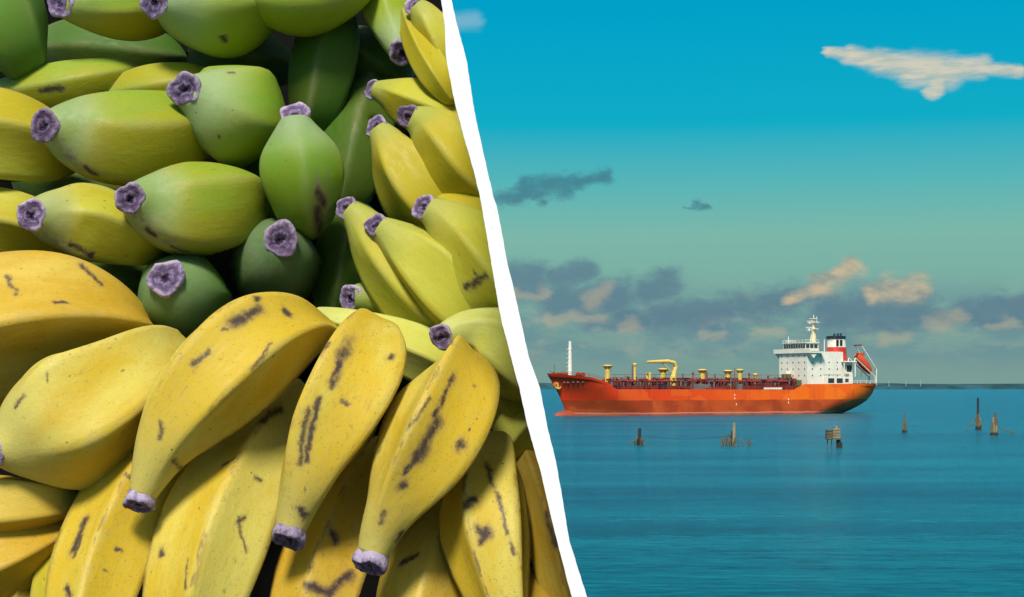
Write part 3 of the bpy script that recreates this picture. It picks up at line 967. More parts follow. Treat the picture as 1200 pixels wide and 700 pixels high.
banana('yellow banana in the top corner by the white board, lavender end at the upper edge',
       [(488, 8, 2.6, 12), (497, 18, 2.8, 18), (512, 42, 3.4, 27), (528, 76, 4.4, 28), (540, 105, 6.5, 12)],
       'lime', ridge=15, n=5, sharp=0.6, spots=0.2, group=G2, bloom=False)
banana('slim yellow banana curving down beside the white board below the top corner',
       [(476, 14, 5, 10), (484, 36, 3.8, 16), (498, 66, 3.0, 19), (516, 96, 2.6, 18), (532, 122, 3.4, 8)],
       'lime', ridge=10, n=5, tip=False, spots=0.2, group=G2, bloom=False)
banana('green banana hanging from the top edge, brownish blossom end, left of yellow ones',
       [(470, 60, 5.0, 15), (466, 48, 5.2, 20), (456, 22, 6.0, 28), (448, -15, 7, 32), (445, -60, 8, 20)],
       'green', ridge=0, n=5, spots=0.2, group=G3)
banana('shaded yellow-green banana under the middle fan with a dull purple end',
       [(414, 349, 5.6, 15), (428, 349, 5.8, 20), (456, 352, 6.4, 28), (492, 368, 7, 32), (530, 392, 8, 20)],
       'olive', ridge=0, n=5, spots=0.3, group=G2, bloom=False)
banana('pale yellow-green banana with violet end, between white board and black-streaked banana',
       [(519, 394, -0.6, 14), (530, 391, -0.2, 19), (552, 390, 0.4, 27), (588, 406, 1.0, 47), (622, 434, 2.0, 46), (650, 462, 4, 24)],
       'pale', ridge=30, n=5, sharp=0.6, spots=0.15, group=G2, bloom=False, tipscale=1.0)
banana('pale greenish banana lying flat behind the tops of the two middle ripe ones',
       [(366, 370, 5.6, 10), (400, 380, 4.8, 20), (450, 398, 4.4, 30), (505, 420, 4.4, 34), (560, 450, 6, 20)],
       'pale', ridge=0, n=5, tip=False, spots=0.15, group=G2, bloom=False)
banana('olive-yellow banana deep between the pale one and the white board',
       [(560, 446, 6.5, 16), (590, 468, 5.2, 32), (616, 494, 5.0, 34), (640, 530, 6, 16)],
       'lime', ridge=10, n=5, tip=False, spots=0.2, group=G2, bloom=False)

# -- green fruit at the back, blossom ends towards the viewer
banana('yellow-olive banana in the upper left, lavender end near the left picture edge',
       [(55, 148, -0.8, 18), (66, 150, -0.2, 28), (90, 156, 0.9, 45), (130, 164, 2.0, 56), (180, 162, 3.5, 54), (225, 148, 6, 38), (250, 140, 8, 16)],
       'olive', ridge=70, n=5, sharp=0.5, spots=0.5, group=G3, marks=((100, 196, 112, 206, 5),), soft=((78, 182, 130, 212, 20), (70, 165, 82, 185, 12)))
banana('bright green banana with its end at upper left, touching the egg-shaped one',
       [(219, 106, 0.6, 19), (228, 111, 1.2, 28), (244, 120, 2.2, 47), (266, 131, 3.8, 62), (284, 136, 6.5, 58), (296, 138, 10, 30), (300, 140, 12, 12)],
       'green', ridge=40, n=5, sharp=0.6, spots=0.35, group=G3, marks=((285, 168, 289, 160, 2.5), (268, 86, 274, 84, 2.5), (246, 166, 256, 160, 2)), soft=((215, 140, 240, 180, 16),))
banana('egg-shaped green banana standing upright in the centre, brown smudge low on its right',
       [(346, 139, 1.0, 17), (347, 150, 1.2, 25), (350, 172, 1.8, 43), (354, 205, 2.6, 50), (358, 240, 4.0, 38), (360, 262, 7, 22), (360, 270, 9, 10)],
       'leaf', ridge=60, n=5, sharp=0.4, spots=0.4, group=G3, marks=((372, 225, 378, 238, 5), (360, 255, 372, 250, 6)), soft=((374, 215, 380, 245, 20), (335, 250, 372, 256, 16)))
banana('yellow-green banana in the middle left pointing left with grey bloom round its end',
       [(154, 233, -1.0, 17), (164, 236, -0.2, 28), (186, 243, 1.0, 46), (220, 248, 2.2, 57), (258, 244, 4.2, 54), (285, 240, 7, 36), (298, 238, 9, 12)],
       'olive', ridge=60, n=5, sharp=0.5, spots=0.5, group=G3, marks=((174, 270, 180, 276, 5), (200, 288, 220, 296, 3)), soft=((165, 258, 200, 284, 20), (200, 284, 232, 298, 14)))
banana('yellow banana in the middle left whose lavender end points left above the large ripe ones',
       [(39, 252, -1.0, 17), (50, 253, -0.3, 26), (72, 257, 0.9, 40), (106, 263, 2.0, 46), (145, 276, 3.2, 38), (178, 290, 5, 22), (195, 296, 6, 8)],
       'lime', ridge=60, n=5, sharp=0.5, spots=0.4, group=G3, bloom=True, marks=((82, 286, 108, 300, 4),), soft=((52, 272, 80, 290, 12),))
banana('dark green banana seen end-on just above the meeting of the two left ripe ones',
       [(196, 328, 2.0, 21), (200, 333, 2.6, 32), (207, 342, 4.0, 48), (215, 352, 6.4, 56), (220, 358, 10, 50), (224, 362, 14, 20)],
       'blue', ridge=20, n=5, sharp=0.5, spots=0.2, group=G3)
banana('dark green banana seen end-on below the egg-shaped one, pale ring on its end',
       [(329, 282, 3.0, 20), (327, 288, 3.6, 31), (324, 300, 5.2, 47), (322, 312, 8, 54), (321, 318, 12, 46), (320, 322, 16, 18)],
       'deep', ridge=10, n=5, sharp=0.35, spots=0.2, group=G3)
banana('yellow banana cut by the left edge behind the olive one, second row from the top',
       [(-130, 150, 3, 26), (-60, 156, 2.4, 52), (0, 162, 2.6, 55), (50, 172, 4.4, 46), (95, 180, 7, 18)],
       'lime', ridge=-15, n=5, tip=False, spots=0.3, group=G3, bloom=False, sharp=0.6)
banana('slim yellow-green banana lying along the top of the upper left row under the dark gap',
       [(-20, 118, 7, 14), (30, 108, 6.0, 24), (90, 98, 5.6, 28), (138, 88, 6.2, 20), (162, 82, 8, 7)],
       'olive', ridge=0, n=5, tip=False, spots=0.3, group=G3, marks=((50, 107, 72, 102, 4),))
banana('pale green banana back lying behind the two upper left ends',
       [(118, 120, 7.5, 12), (150, 110, 6.4, 24), (190, 104, 5.8, 30), (226, 98, 6.4, 24), (250, 94, 8, 10)],
       'olive', ridge=0, n=5, tip=False, spots=0.2, group=G3)
banana('shaded olive banana at the left edge between the yellow one and the large ripe one',
       [(-80, 250, 6, 24), (-30, 256, 5.2, 40), (15, 262, 5.2, 40), (60, 276, 6.5, 30), (95, 290, 8, 10)],
       'lime', ridge=0, n=5, tip=False, spots=0.3, group=G3, bloom=False)
banana('blue-green banana filling the upper left corner of the picture',
       [(-60, -60, 5, 34), (-30, -15, 3.6, 58), (0, 22, 3.2, 58), (22, 62, 4.4, 38), (34, 90, 7, 14)],
       'blue', ridge=20, n=5, tip=False, spots=0.15, group=G3)
banana('yellow-green banana at the top edge with a ragged dried blossom end',
       [(74, 4, 1.4, 17), (86, 6, 1.8, 22), (108, 6, 2.6, 33), (148, 3, 3.8, 44), (190, -6, 5.6, 40), (225, -14, 8, 16)],
       'olive', ridge=40, n=5, spots=0.2, group=G3, bloom=False)
banana('bright green banana bulging from the top edge with one black nick',
       [(184, 4, 0.2, 17), (195, 4, 0.6, 26), (214, 5, 1.6, 45), (250, 4, 3.2, 63), (290, -4, 5.4, 54), (320, -12, 9, 20)],
       'green', ridge=30, n=5, sharp=0.4, spots=0.2, group=G3, marks=((262, 42, 264, 50, 4),))
banana('round green banana bottom at the centre of the top edge',
       [(285, -28, 5, 26), (312, -20, 3.4, 48), (356, -16, 2.8, 62), (398, -22, 3.6, 48), (428, -34, 6, 18)],
       'green', ridge=-30, n=5, sharp=0.3, tip=False, spots=0.2, group=G3)
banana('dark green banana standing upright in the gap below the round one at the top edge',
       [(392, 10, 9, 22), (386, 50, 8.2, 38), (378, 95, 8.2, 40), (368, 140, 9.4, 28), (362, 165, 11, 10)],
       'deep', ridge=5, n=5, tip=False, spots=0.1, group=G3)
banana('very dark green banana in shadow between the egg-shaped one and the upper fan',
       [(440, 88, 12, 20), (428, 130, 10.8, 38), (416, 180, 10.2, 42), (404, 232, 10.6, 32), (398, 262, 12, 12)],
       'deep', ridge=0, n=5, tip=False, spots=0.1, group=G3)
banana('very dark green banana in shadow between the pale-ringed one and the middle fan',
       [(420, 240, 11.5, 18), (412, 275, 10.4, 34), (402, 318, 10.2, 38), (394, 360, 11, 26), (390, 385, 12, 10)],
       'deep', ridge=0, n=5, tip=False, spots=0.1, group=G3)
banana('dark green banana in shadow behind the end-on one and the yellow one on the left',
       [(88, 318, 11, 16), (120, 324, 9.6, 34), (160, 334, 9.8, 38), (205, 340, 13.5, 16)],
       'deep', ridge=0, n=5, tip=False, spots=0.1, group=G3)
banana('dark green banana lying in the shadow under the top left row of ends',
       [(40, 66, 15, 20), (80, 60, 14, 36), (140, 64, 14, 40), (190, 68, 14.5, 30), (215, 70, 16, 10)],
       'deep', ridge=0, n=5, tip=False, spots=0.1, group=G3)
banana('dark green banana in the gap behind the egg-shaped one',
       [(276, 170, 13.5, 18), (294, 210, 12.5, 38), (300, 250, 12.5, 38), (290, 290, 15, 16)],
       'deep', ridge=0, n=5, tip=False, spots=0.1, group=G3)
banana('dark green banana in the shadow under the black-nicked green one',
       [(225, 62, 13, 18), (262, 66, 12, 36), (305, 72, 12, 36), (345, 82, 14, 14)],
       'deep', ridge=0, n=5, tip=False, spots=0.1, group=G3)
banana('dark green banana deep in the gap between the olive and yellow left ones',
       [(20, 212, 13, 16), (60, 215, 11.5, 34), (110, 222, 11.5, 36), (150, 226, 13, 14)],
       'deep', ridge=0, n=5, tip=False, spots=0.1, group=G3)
banana('dark banana deep in the gap below the broad ripe one at the left',
       [(20, 640, 11, 18), (70, 630, 9.5, 36), (120, 610, 9.5, 36), (160, 590, 11, 14)],
       'olive', ridge=0, n=5, tip=False, spots=0.3, group=G1)
banana('dark banana added as gap shade between the upright dark one and the hanging green one',
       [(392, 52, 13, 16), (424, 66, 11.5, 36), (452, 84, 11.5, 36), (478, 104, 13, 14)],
       'deep', ridge=0, n=5, tip=False, spots=0.1, group=G3)  # dark filler added so that the gap reads as shade


# ------------------------------------------------------------------ the tanker
YAW = math.radians(26.0)
CY, SY = math.cos(YAW), math.sin(YAW)
LS = 132.0
# centre of the ship so that stem and port stern corner stand where they do
_k1, _k2 = (641 - 600) / F, (1027 - 600) / F
_a = 66 * CY
YC = (2 * _a + 8.5 * SY - _k2 * (66 * SY - 8.5 * CY) - _k1 * 66 * SY) / (_k2 - _k1)
XC = _a + _k1 * (YC - 66 * SY)
ship = empty('tanker_ship', (XC, YC, 0), math.pi + YAW)
tag(ship, 'orange-hulled tanker ship with white bridge block, lying at anchor on the calm sea', 'ship')


def sx(px, t=0.0):
    """place along the ship (0 amidships, + bow) of picture column px at side offset t (+ port)"""
    k = (px - 600) / F
    # XC - CY*x + SY*t = k*(YC - SY*x - CY*t)
    return (XC + SY * t - k * (YC - CY * t)) / (CY - k * SY)


def sz(py, x, t=0.0):
    return H + (450 - py) / F * (YC - SY * x - CY * t)


def paint(name, col, rust=0.25, rough=0.5, sc=0.6):
    m = bpy.data.materials.new(name)
    m.use_nodes = True
    m.node_tree.nodes.clear()
    g = NT(m.node_tree)
    t = g.n.new('ShaderNodeTexCoord').outputs['Object']
    st = g.noise(g.v('MULTIPLY', t, (1.2, 1.2, 0.25)), sc, 5.0, 0.65)
    c = g.mix(g.mr(g.noise(t, sc * 0.4, 3.0), 0.3, 0.7), tuple(q * 0.88 for q in col) + (1,), tuple(col) + (1,))
    c = g.mix(g.m('MULTIPLY', g.mr(st, 0.55, 0.75), rust), c, (0.20, 0.075, 0.03, 1))
    b = g.n.new('ShaderNodeBsdfPrincipled')
    g.put(b.inputs['Base Color'], c)
    b.inputs['Roughness'].default_value = rough
    o = g.n.new('ShaderNodeOutputMaterial')
    g.l.new(b.outputs[0], o.inputs[0])
    return m


def hull_material():
    m = bpy.data.materials.new('hull_paint')
    m.use_nodes = True
    m.node_tree.nodes.clear()
    g = NT(m.node_tree)
    t = g.n.new('ShaderNodeTexCoord').outputs['Object']
    x, y, z = g.sep(t)
    top = g.mix(g.mr(x, -45.0, 45.0), (1.0, 0.165, 0.006, 1), (0.74, 0.048, 0.008, 1))  # forward darkening holds the bow's shading as well as its redder paint
    # repainted plates
    vo = g.n.new('ShaderNodeTexVoronoi')
    vo.distance = 'CHEBYCHEV'
    g.l.new(g.v('MULTIPLY', t, (0.11, 0.0, 0.16)), vo.inputs['Vector'])
    vo.inputs['Scale'].default_value = 1.0
    pc = g.sep(vo.outputs['Color'])[0]
    top = g.mix(g.m('MULTIPLY', g.mr(pc, 0.5, 0.65), 0.32), top, (0.80, 0.060, 0.010, 1))
    top = g.mix(g.m('MULTIPLY', g.mr(pc, 0.28, 0.18), 0.28), top, (0.95, 0.20, 0.02, 1))
    low = g.mix(g.mr(g.noise(t, 0.12, 4.0), 0.35, 0.65), (0.38, 0.048, 0.010, 1), (0.56, 0.085, 0.014, 1))
    low = g.mix(g.m('MULTIPLY', g.mr(pc, 0.7, 0.75), 0.4), low, (0.62, 0.13, 0.03, 1))
    wave = g.m('ADD', z, g.m('MULTIPLY', g.m('SUBTRACT', g.noise(t, 0.35, 4.0), 0.5), 0.5))
    c = g.mix(g.mr(wave, 5.0, 5.4), low, top)
    # streaks running down from the deck, pale scuffs
    st = g.noise(g.v('MULTIPLY', t, (0.9, 0.9, 0.07)), 1.0, 5.0, 0.65)
    c = g.mix(g.m('MULTIPLY', g.mr(st, 0.52, 0.72), 0.42), c, (0.24, 0.05, 0.02, 1))
    sc = g.noise(g.v('MULTIPLY', t, (0.25, 0.25, 0.6)), 1.0, 6.0, 0.7)
    c = g.mix(g.m('MULTIPLY', g.mr(sc, 0.63, 0.75), 0.35), c, (0.75, 0.42, 0.25, 1))
    c = g.mix(g.m('MULTIPLY', g.mr(g.m('ABSOLUTE', g.m('SUBTRACT', wave, 0.75)), 0.35, 0.12), 0.55), c, (0.60, 0.36, 0.30, 1))
    b = g.n.new('ShaderNodeBsdfPrincipled')
    g.put(b.inputs['Base Color'], c)
    b.inputs['Roughness'].default_value = 0.5
    b.inputs['Specular IOR Level'].default_value = 0.3
    o = g.n.new('ShaderNodeOutputMaterial')
    g.l.new(b.outputs[0], o.inputs[0])
    return m


hull_m = hull_material()
white_m = paint('white_ship_paint', (0.93, 0.86, 0.70), 0.18, 0.5)
yellow_m = paint('yellow_ship_paint', (0.78, 0.55, 0.12), 0.25, 0.5)
maroon_m = paint('maroon_deck_paint', (0.16, 0.022, 0.020), 0.4, 0.65)
dkred_m = paint('dark_red_pipe', (0.30, 0.045, 0.025), 0.4, 0.6)
black_m = paint('black_ship_paint', (0.015, 0.018, 0.03), 0.05, 0.5)
red_m = paint('funnel_red', (0.62, 0.045, 0.025), 0.1, 0.5)
glass_m = plain('dark_window', (0.03, 0.05, 0.05), 0.15, 0.1)
boat_m = paint('lifeboat_orange', (0.70, 0.09, 0.025), 0.1, 0.45)
grey_m = plain('deck_grey', (0.16, 0.17, 0.16), 0.7, 0.2, 1.0)
olive_m = plain('deck_green', (0.10, 0.13, 0.05), 0.7, 0.2, 1.0)


def interp(tab, v):
    return float(np.interp(v, [a for a, _ in tab], [b for _, b in tab]))


x_step_a0, x_step_a1 = sx(942, 10), sx(930, 10)
x_f0, x_f1, x_f2 = sx(722, 10), sx(712, 10), sx(692, 9)
DECK = [(-66, 10.9), (x_step_a0, 10.7), (x_step_a1, 8.7), (x_f0, 9.0), (x_f1, 11.4), (x_f2, 13.1), (66, 14.3)]


def s_bow(z):
    return interp([(-3, 58.0), (0, 58.5), (4, 60.0), (8, 62.0), (14.3, 66.0)], z)


def s_stern(z):
    return interp([(-3, -52.0), (0, -56.5), (2, -60.5), (4.5, -64.2), (7, -65.6), (11, -66.0)], z)


def half(q, zr):
    """half breadth: q along the level, zr height as share of the deck"""
    e = max(0.0, min(1.0, zr))
    pb = 1.7 + 2.0 * e ** 1.5
    q0 = 0.76 + 0.07 * e
    b = 10.0
    if q > q0:
        b *= max(0.0, 1 - ((q - q0) / (1 - q0)) ** pb)
    q1 = 0.20 - 0.12 * e
    if q < q1:
        lo = 0.06 + 0.80 * e ** 0.7
        b *= lo + (1 - lo) * math.sin(math.pi / 2 * q / q1) ** 0.8
    return max(b, 0.06)


NQ, NZ = 150, 16
hv, hf = [], []
qs = np.linspace(0, 1, NQ)
for side in (1, -1):
    for j in range(NZ):
        wz = j / (NZ - 1)
        for q in qs:
            xx = -66 + 132 * q
            for _ in range(3):
                z = -2.5 + wz * (interp(DECK, xx) + 2.5)
                xx = s_stern(z) + q * (s_bow(z) - s_stern(z))
            z = -2.5 + wz * (interp(DECK, xx) + 2.5)
            hv.append((xx, side * half(q, z / interp(DECK, xx)), z))
off = NZ * NQ
for j in range(NZ - 1):
    for i in range(NQ - 1):
        a = j * NQ + i
        hf.append((a, a + NQ, a + NQ + 1, a + 1))
        hf.append((off + a, off + a + 1, off + a + NQ + 1, off + a + NQ))
    a, b2 = j * NQ, off + j * NQ
    hf.append((a, b2, b2 + NQ, a + NQ))                                    # transom
    a, b2 = j * NQ + NQ - 1, off + j * NQ + NQ - 1
    hf.append((a, a + NQ, b2 + NQ, b2))
hull = MB().add(hv, hf).build('hull', hull_m, ship, True)
# deck sheet a little under the bulwark top
top_row = (NZ - 1) * NQ
dv, df = [], []
for i in range(NQ):
    p, s2 = hv[top_row + i], hv[off + top_row + i]
    dv += [(p[0], p[1] - 0.05, p[2] - 0.9), (s2[0], s2[1] + 0.05, s2[2] - 0.9)]
for i in range(NQ - 1):
    df.append((2 * i, 2 * i + 1, 2 * i + 3, 2 * i + 2))
MB().add(dv, df).build('deck', maroon_m, ship)

# bulbous bow
mb = MB()
rings, seg_n = 12, 16
vs, fs = [], []
for i in range(rings + 1):
    a = math.pi * i / rings
    for k in range(seg_n):
        b2 = 2 * math.pi * k / seg_n
        vs.append((55.2 + 8.4 * math.copysign(abs(math.cos(a)) ** 0.8, math.cos(a)), 2.1 * math.sin(a) * math.cos(b2), -0.9 + 2.9 * math.sin(a) ** 0.7 * math.sin(b2)))
for i in range(rings):
    for k in range(seg_n):
        fs.append((i * seg_n + k, i * seg_n + (k + 1) % seg_n, (i + 1) * seg_n + (k + 1) % seg_n, (i + 1) * seg_n + k))
mb.add(vs, fs)
mb.build('bulbous_bow', paint('rusty_bulb', (0.34, 0.05, 0.014), 0.5, 0.6), ship, True)


def rail(name, pts, mat, hgt=1.1, post=2.2, r=0.06):
    mb = MB()
    for k in (0.5, 1.0):
        mb.tube([(x, y, z + hgt * k) for x, y, z in pts], r, 5)
    for (x0, y0, z0), (x1, y1, z1) in zip(pts[:-1], pts[1:]):
        n = max(1, int(math.dist((x0, y0), (x1, y1)) / post))
        for i in range(n):
            f = i / n
            x, y, z = x0 + (x1 - x0) * f, y0 + (y1 - y0) * f, z0 + (z1 - z0) * f
            mb.tube([(x, y, z), (x, y, z + hgt)], r, 4)
    return mb.build(name, mat, ship)


edge = lambda side, x: side * half((x + 66) / 132, 1.0) - side * 0.25
for side in (1, -1):
    rail('railing', [(x, edge(side, x), interp(DECK, x)) for x in np.linspace(x_step_a1 + 1, x_f0 - 1, 9)], dkred_m)
    rail('railing', [(x, edge(side, x), interp(DECK, x)) for x in np.linspace(-65, -52, 4)], white_m)
    rail('railing', [(x, edge(side, x), interp(DECK, x)) for x in np.linspace(x_f1 + 1, 63, 6)], dkred_m)

# cargo deck: trunk, pipe runs, cross pipes, valves
d0, d1 = x_step_a0 - 1, x_f0 + 1
MB().box(d0, d1, -6.0, 6.0, 8.0, 10.2).build('trunk_deck', maroon_m, ship)
for k, (yy, zz_, rr) in enumerate(((5.2, 11.6, 0.28), (4.1, 11.9, 0.34), (2.9, 11.5, 0.24), (1.6, 12.2, 0.34), (0.2, 11.7, 0.3), (-1.2, 12.3, 0.3), (-2.6, 11.6, 0.3), (-4.2, 12.0, 0.28))):
    mb = MB().tube([(d0, yy, zz_), (d1 - 2 - 1.5 * (k % 3), yy, zz_)], rr, 8)
    for x in np.arange(d0 + 1.5 + 0.4 * k, d1 - 4, 5.5):
        mb.box(x - 0.15, x + 0.15, yy - 0.15, yy + 0.15, 10.15, zz_)
    mb.build('cargo_pipe', dkred_m if k % 3 else maroon_m, ship, False)
rs = random.Random(12)
for x in np.arange(d0 + 4, d1 - 3, 6.2):
    xx = x + rs.uniform(-1, 1)
    zt = rs.uniform(11.6, 12.6)
    mb = MB().tube([(xx, 8.3, 8.2), (xx, 8.3, zt), (xx, 5.0, zt + 0.2), (xx, -7.5, zt + 0.2)], 0.24, 7)
    mb.build('cross_pipe', maroon_m, ship)
for k in range(90):
    x = rs.uniform(d0 + 1, d1 - 1)
    yy = rs.uniform(-7, 9)
    h2 = rs.uniform(11.2, 13.3)
    mb = MB().tube([(x, yy, 8.0), (x, yy, h2)], 0.22, 6).tube([(x, yy, h2), (x, yy, h2 + 0.12)], rs.uniform(0.4, 0.8), 8)
    mb.build('valve_post', rs.choice([maroon_m, dkred_m, maroon_m, grey_m]), ship)
for k in range(10):
    x = rs.uniform(d0 + 2, d1 - 2)
    wx, h2 = rs.uniform(0.8, 2.0), rs.uniform(9.4, 11.2)
    MB().box(x - wx, x + wx, 6.4, 8.6, 8.0, h2).build('deck_locker', rs.choice([maroon_m, maroon_m, grey_m, black_m]), ship)
mb = MB().box(d0, d1 - 3, -0.6, 0.6, 12.9, 13.0)
for x in np.arange(d0 + 1, d1 - 3, 4):
    for yy in (-0.6, 0.6):
        mb.tube([(x, yy, 10.0), (x, yy, 14.0)], 0.07, 4)
for yy in (-0.6, 0.6):
    mb.tube([(d0, yy, 14.0), (d1 - 3, yy, 14.0)], 0.06, 4)
mb.build('catwalk', dkred_m, ship)
# white gangway lashed along the port bulwark
for pa, pb in ((895, 916), (828, 850)):
    xa, xb = sx(pa, 9.6), sx(pb, 9.6)
    mb = MB().box(xb, xa, 9.3, 9.9, 8.85, 9.5)
    mb.build('gangway', white_m if pa > 890 else dkred_m, ship)


def vent(px, py_top, py_base, t, w0, mat, cap=True, name='vent_post'):
    x = sx(px, t)
    z1, z0 = sz(py_top, x, t), sz(py_base, x, t)
    mb = MB().tube([(x, t, z0 - 3), (x, t, z1 - 0.8), (x, t, z1)], [w0, w0, w0 * 0.85], 10)
    if cap:
        mb.tube([(x, t, z1 - 1.1), (x, t, z1 - 0.3), (x, t, z1 + 0.1)], [w0 * 1.2, w0 * 1.9, w0 * 0.9], 10)
    return mb.build(name, mat, ship, False)


vent(712, 428, 441, 0, 0.95, yellow_m)
vent(744, 426, 442, 2, 0.42, yellow_m)
vent(741, 428, 442, -2, 0.2, dkred_m, False)
vent(777, 432, 443, -3, 1.1, yellow_m)
vent(823, 433, 443, 0, 1.0, yellow_m)
vent(828, 436, 443, 3, 0.35, dkred_m, False)
vent(853, 434, 443, -1, 1.0, yellow_m)
vent(867, 433, 446, 3, 0.8, yellow_m)
vent(861, 431, 444, 1, 0.14, dkred_m, False)
vent(885, 438, 446, 0, 0.5, yellow_m)
for px, top in ((800, 438), (812, 436), (838, 438), (878, 437), (900, 440)):
    vent(px, top, 446, rs.uniform(-4, 5), 0.22, dkred_m, rs.random() < 0.5)

# hose-handling crane
t = 4.0
xb, xk, xj = sx(789, t), sx(793, t), sx(758, t)
crane_z = sz(424.5, xb, t)
crane = MB().tube([(xb, t, 8.5), (xb, t, sz(441, xb, t))], 1.25, 12).build('crane_pedestal', yellow_m, ship)
mb = MB()
mb.tube([(xb, t, sz(442, xb, t)), (xb - 0.6, t, sz(435, xb, t)), (xb - 1.1, t, sz(430, xb, t)), (xb - 0.4, t, sz(425.5, xb, t)), (xb + 2.0, t, crane_z + 0.25), (xj, t, crane_z)],
        [1.0, 0.8, 0.75, 0.75, 0.7, 0.42], 8)
mb.tube([(xb + 0.5, t, sz(437, xb, t)), (xb + 4.5, t, crane_z - 0.2)], 0.25, 6)
mb.build('crane_jib', yellow_m, ship)
mb = MB()
for yy in (1.2, 2.8):
    x = sx(760, 2)
    mb.tube([(x, yy, 8.5), (x, yy, sz(437, x, 2))], 0.45, 8)
mb.box(sx(760, 2) - 0.5, sx(760, 2) + 0.5, 0.9, 3.1, sz(438, sx(760, 2), 2), sz(436.5, sx(760, 2), 2))
mb.build('jib_rest', yellow_m, ship)

# fore mast, windlass, anchor
x = sx(668, 0)
z0, z1 = 13.0, sz(400, x, 0)
mast = MB().tube([(x, 0, z0), (x, 0, z0 + 1.5), (x, 0, z1 - 3.5), (x, 0, z1)], [0.85, 0.75, 0.6, 0.45], 12).build('foremast', white_m, ship)
for k in range(6):
    MB().box(x + 0.7, x + 1.4, -0.25, 0.25, z0 + 2 + k * 1.5, z0 + 2.12 + k * 1.5).build('rung', white_m, mast)
MB().tube([(x, -1.4, z1 - 2.6), (x, 1.4, z1 - 2.6)], 0.12, 6).build('yard', white_m, mast)
mb = MB()
for px in (651, 660, 680):
    xx = sx(px, 0)
    mb.tube([(xx, -2.2, 13.9), (xx, 2.2, 13.9)], 0.75, 10)
    mb.box(xx - 0.9, xx + 0.9, -0.4, 0.4, 12.4, 14.6)
mb.build('windlass', dkred_m, ship)
mb = MB().tube([(63.2, 0, 13.2), (63.2, 0, 17.4)], 0.10, 5)
mb.build('jackstaff', dkred_m, ship)
ax = sx(661, 6)
az_ = sz(452, ax, 6)
qa = (ax - s_stern(az_)) / (s_bow(az_) - s_stern(az_))
ay = half(qa, az_ / interp(DECK, ax))
mb = MB().tube([(ax, ay - 0.6, az_ + 0.2), (ax, ay + 0.35, az_ + 0.05), (ax, ay + 0.5, az_)], [1.25, 1.3, 0.9], 12)
mb.build('hawse_plate', paint('worn_hawse', (0.70, 0.20, 0.03), 0.2), ship)
mb = MB().tube([(ax, ay + 0.7, az_ + 1.1), (ax, ay + 0.8, az_ - 0.9)], 0.22, 6)
mb.tube([(ax - 1.1, ay + 0.7, az_ - 0.2), (ax - 0.7, ay + 0.9, az_ - 0.9), (ax, ay + 0.8, az_ - 1.1), (ax + 0.7, ay + 0.9, az_ - 0.9), (ax + 1.1, ay + 0.7, az_ - 0.2)], [0.1, 0.22, 0.28, 0.22, 0.1], 6)
mb.build('anchor', yellow_m, ship)
# worn pale name strip on the bow, draught marks amidships
for px, py, w2 in ((671, 448, 0.5), (674, 448, 0.6), (678, 447.6, 0.5), (682, 447.6, 0.6), (686, 447.4, 0.4)):
    xx = sx(px, 9)
    zz_ = sz(py, xx, 9)
    q = (xx - s_stern(zz_)) / (s_bow(zz_) - s_stern(zz_))
    yy = half(q, zz_ / interp(DECK, xx))
    MB().box(xx - w2, xx + w2, yy - 0.35, yy + 0.10, zz_ - 0.3, zz_ + 0.3).build('paint_mark', paint('worn_pale_red', (0.55, 0.16, 0.11), 0.3), ship)
for px, py in ((861, 463), (861, 467), (924, 468), (924, 472), (863, 474)):
    xx = sx(px, 10)
    zz_ = sz(py, xx, 10)
    MB().box(xx - 0.16, xx + 0.16, 9.7, 10.04, zz_ - 0.32, zz_ + 0.32).build('draught_mark', white_m, ship)

# accommodation block
xf = sx(946, 8.6)
xr = sx(986, 8.6)
za = sz(412, xf, 8.6)
BW = 8.6
block = MB().box(xr, xf, -BW, BW, 9.8, za).build('accommodation_block', white_m, ship)
for lvl in range(4):
    zc = 12.6 + lvl * (za - 13.0) / 4 + 1.2
    for yy in np.linspace(-BW + 1.6, BW - 1.6, 5):
        MB().box(xf - 0.1, xf + 0.05, yy - 0.24, yy + 0.24, zc - 0.28, zc + 0.28).build('window', glass_m, block)
    for f in np.linspace(0.15, 0.88, 4):
        xx = xf + (xr - xf) * f
        if lvl == 3 and f > 0.6:
            continue
        MB().box(xx - 0.22, xx + 0.22, BW - 0.1, BW + 0.05, zc - 0.26, zc + 0.26).build('window', glass_m, block)
# low front gear: lockers and green winch before the block
for y0, y1, h2, mm in ((-6.5, -4.6, 3.2, grey_m), (-3.4, -0.2, 4.6, olive_m), (1.0, 3.0, 3.0, dkred_m), (4.2, 6.0, 2.4, olive_m), (-1.6, -0.6, 5.6, white_m)):
    MB().box(xf + 0.6, xf + 2.6, y0, y1, 9.8, 9.8 + h2).build('winch_housing', mm, ship)
# navigation bridge with wings
wz0, wz1 = za + 0.01, sz(402.5, xf, 0)
bd = MB().box(xf - 6.0, xf + 0.7, -11.2, 11.2, za - 0.55, za - 0.02)
bd.box(xf + 0.50, xf + 0.7, -11.2, 11.2, za - 0.02, za + 1.0)
for s_ in (1, -1):
    bd.box(xf - 3.2, xf + 0.5, s_ * 11.2 - 0.1, s_ * 11.2 + 0.1, za - 0.02, za + 1.0)
    bd.prism([(xf - 3.0, za - 0.56), (xf + 0.4, za - 0.56), (xf - 1.2, za - 2.4)], s_ * 8.7, s_ * 10.8)
bd.build('bridge_deck', white_m, ship)
wh = MB().box(xf - 6.2, xf - 0.6, -6.8, 6.8, wz0, wz1).build('wheelhouse', white_m, ship)
n = 9
for k in range(n):
    y0 = -6.6 + k * 13.2 / n
    MB().box(xf - 0.62, xf - 0.53, y0 + 0.12, y0 + 13.2 / n - 0.12, wz0 + 1.25, wz1 - 0.45).build('window', glass_m, wh)
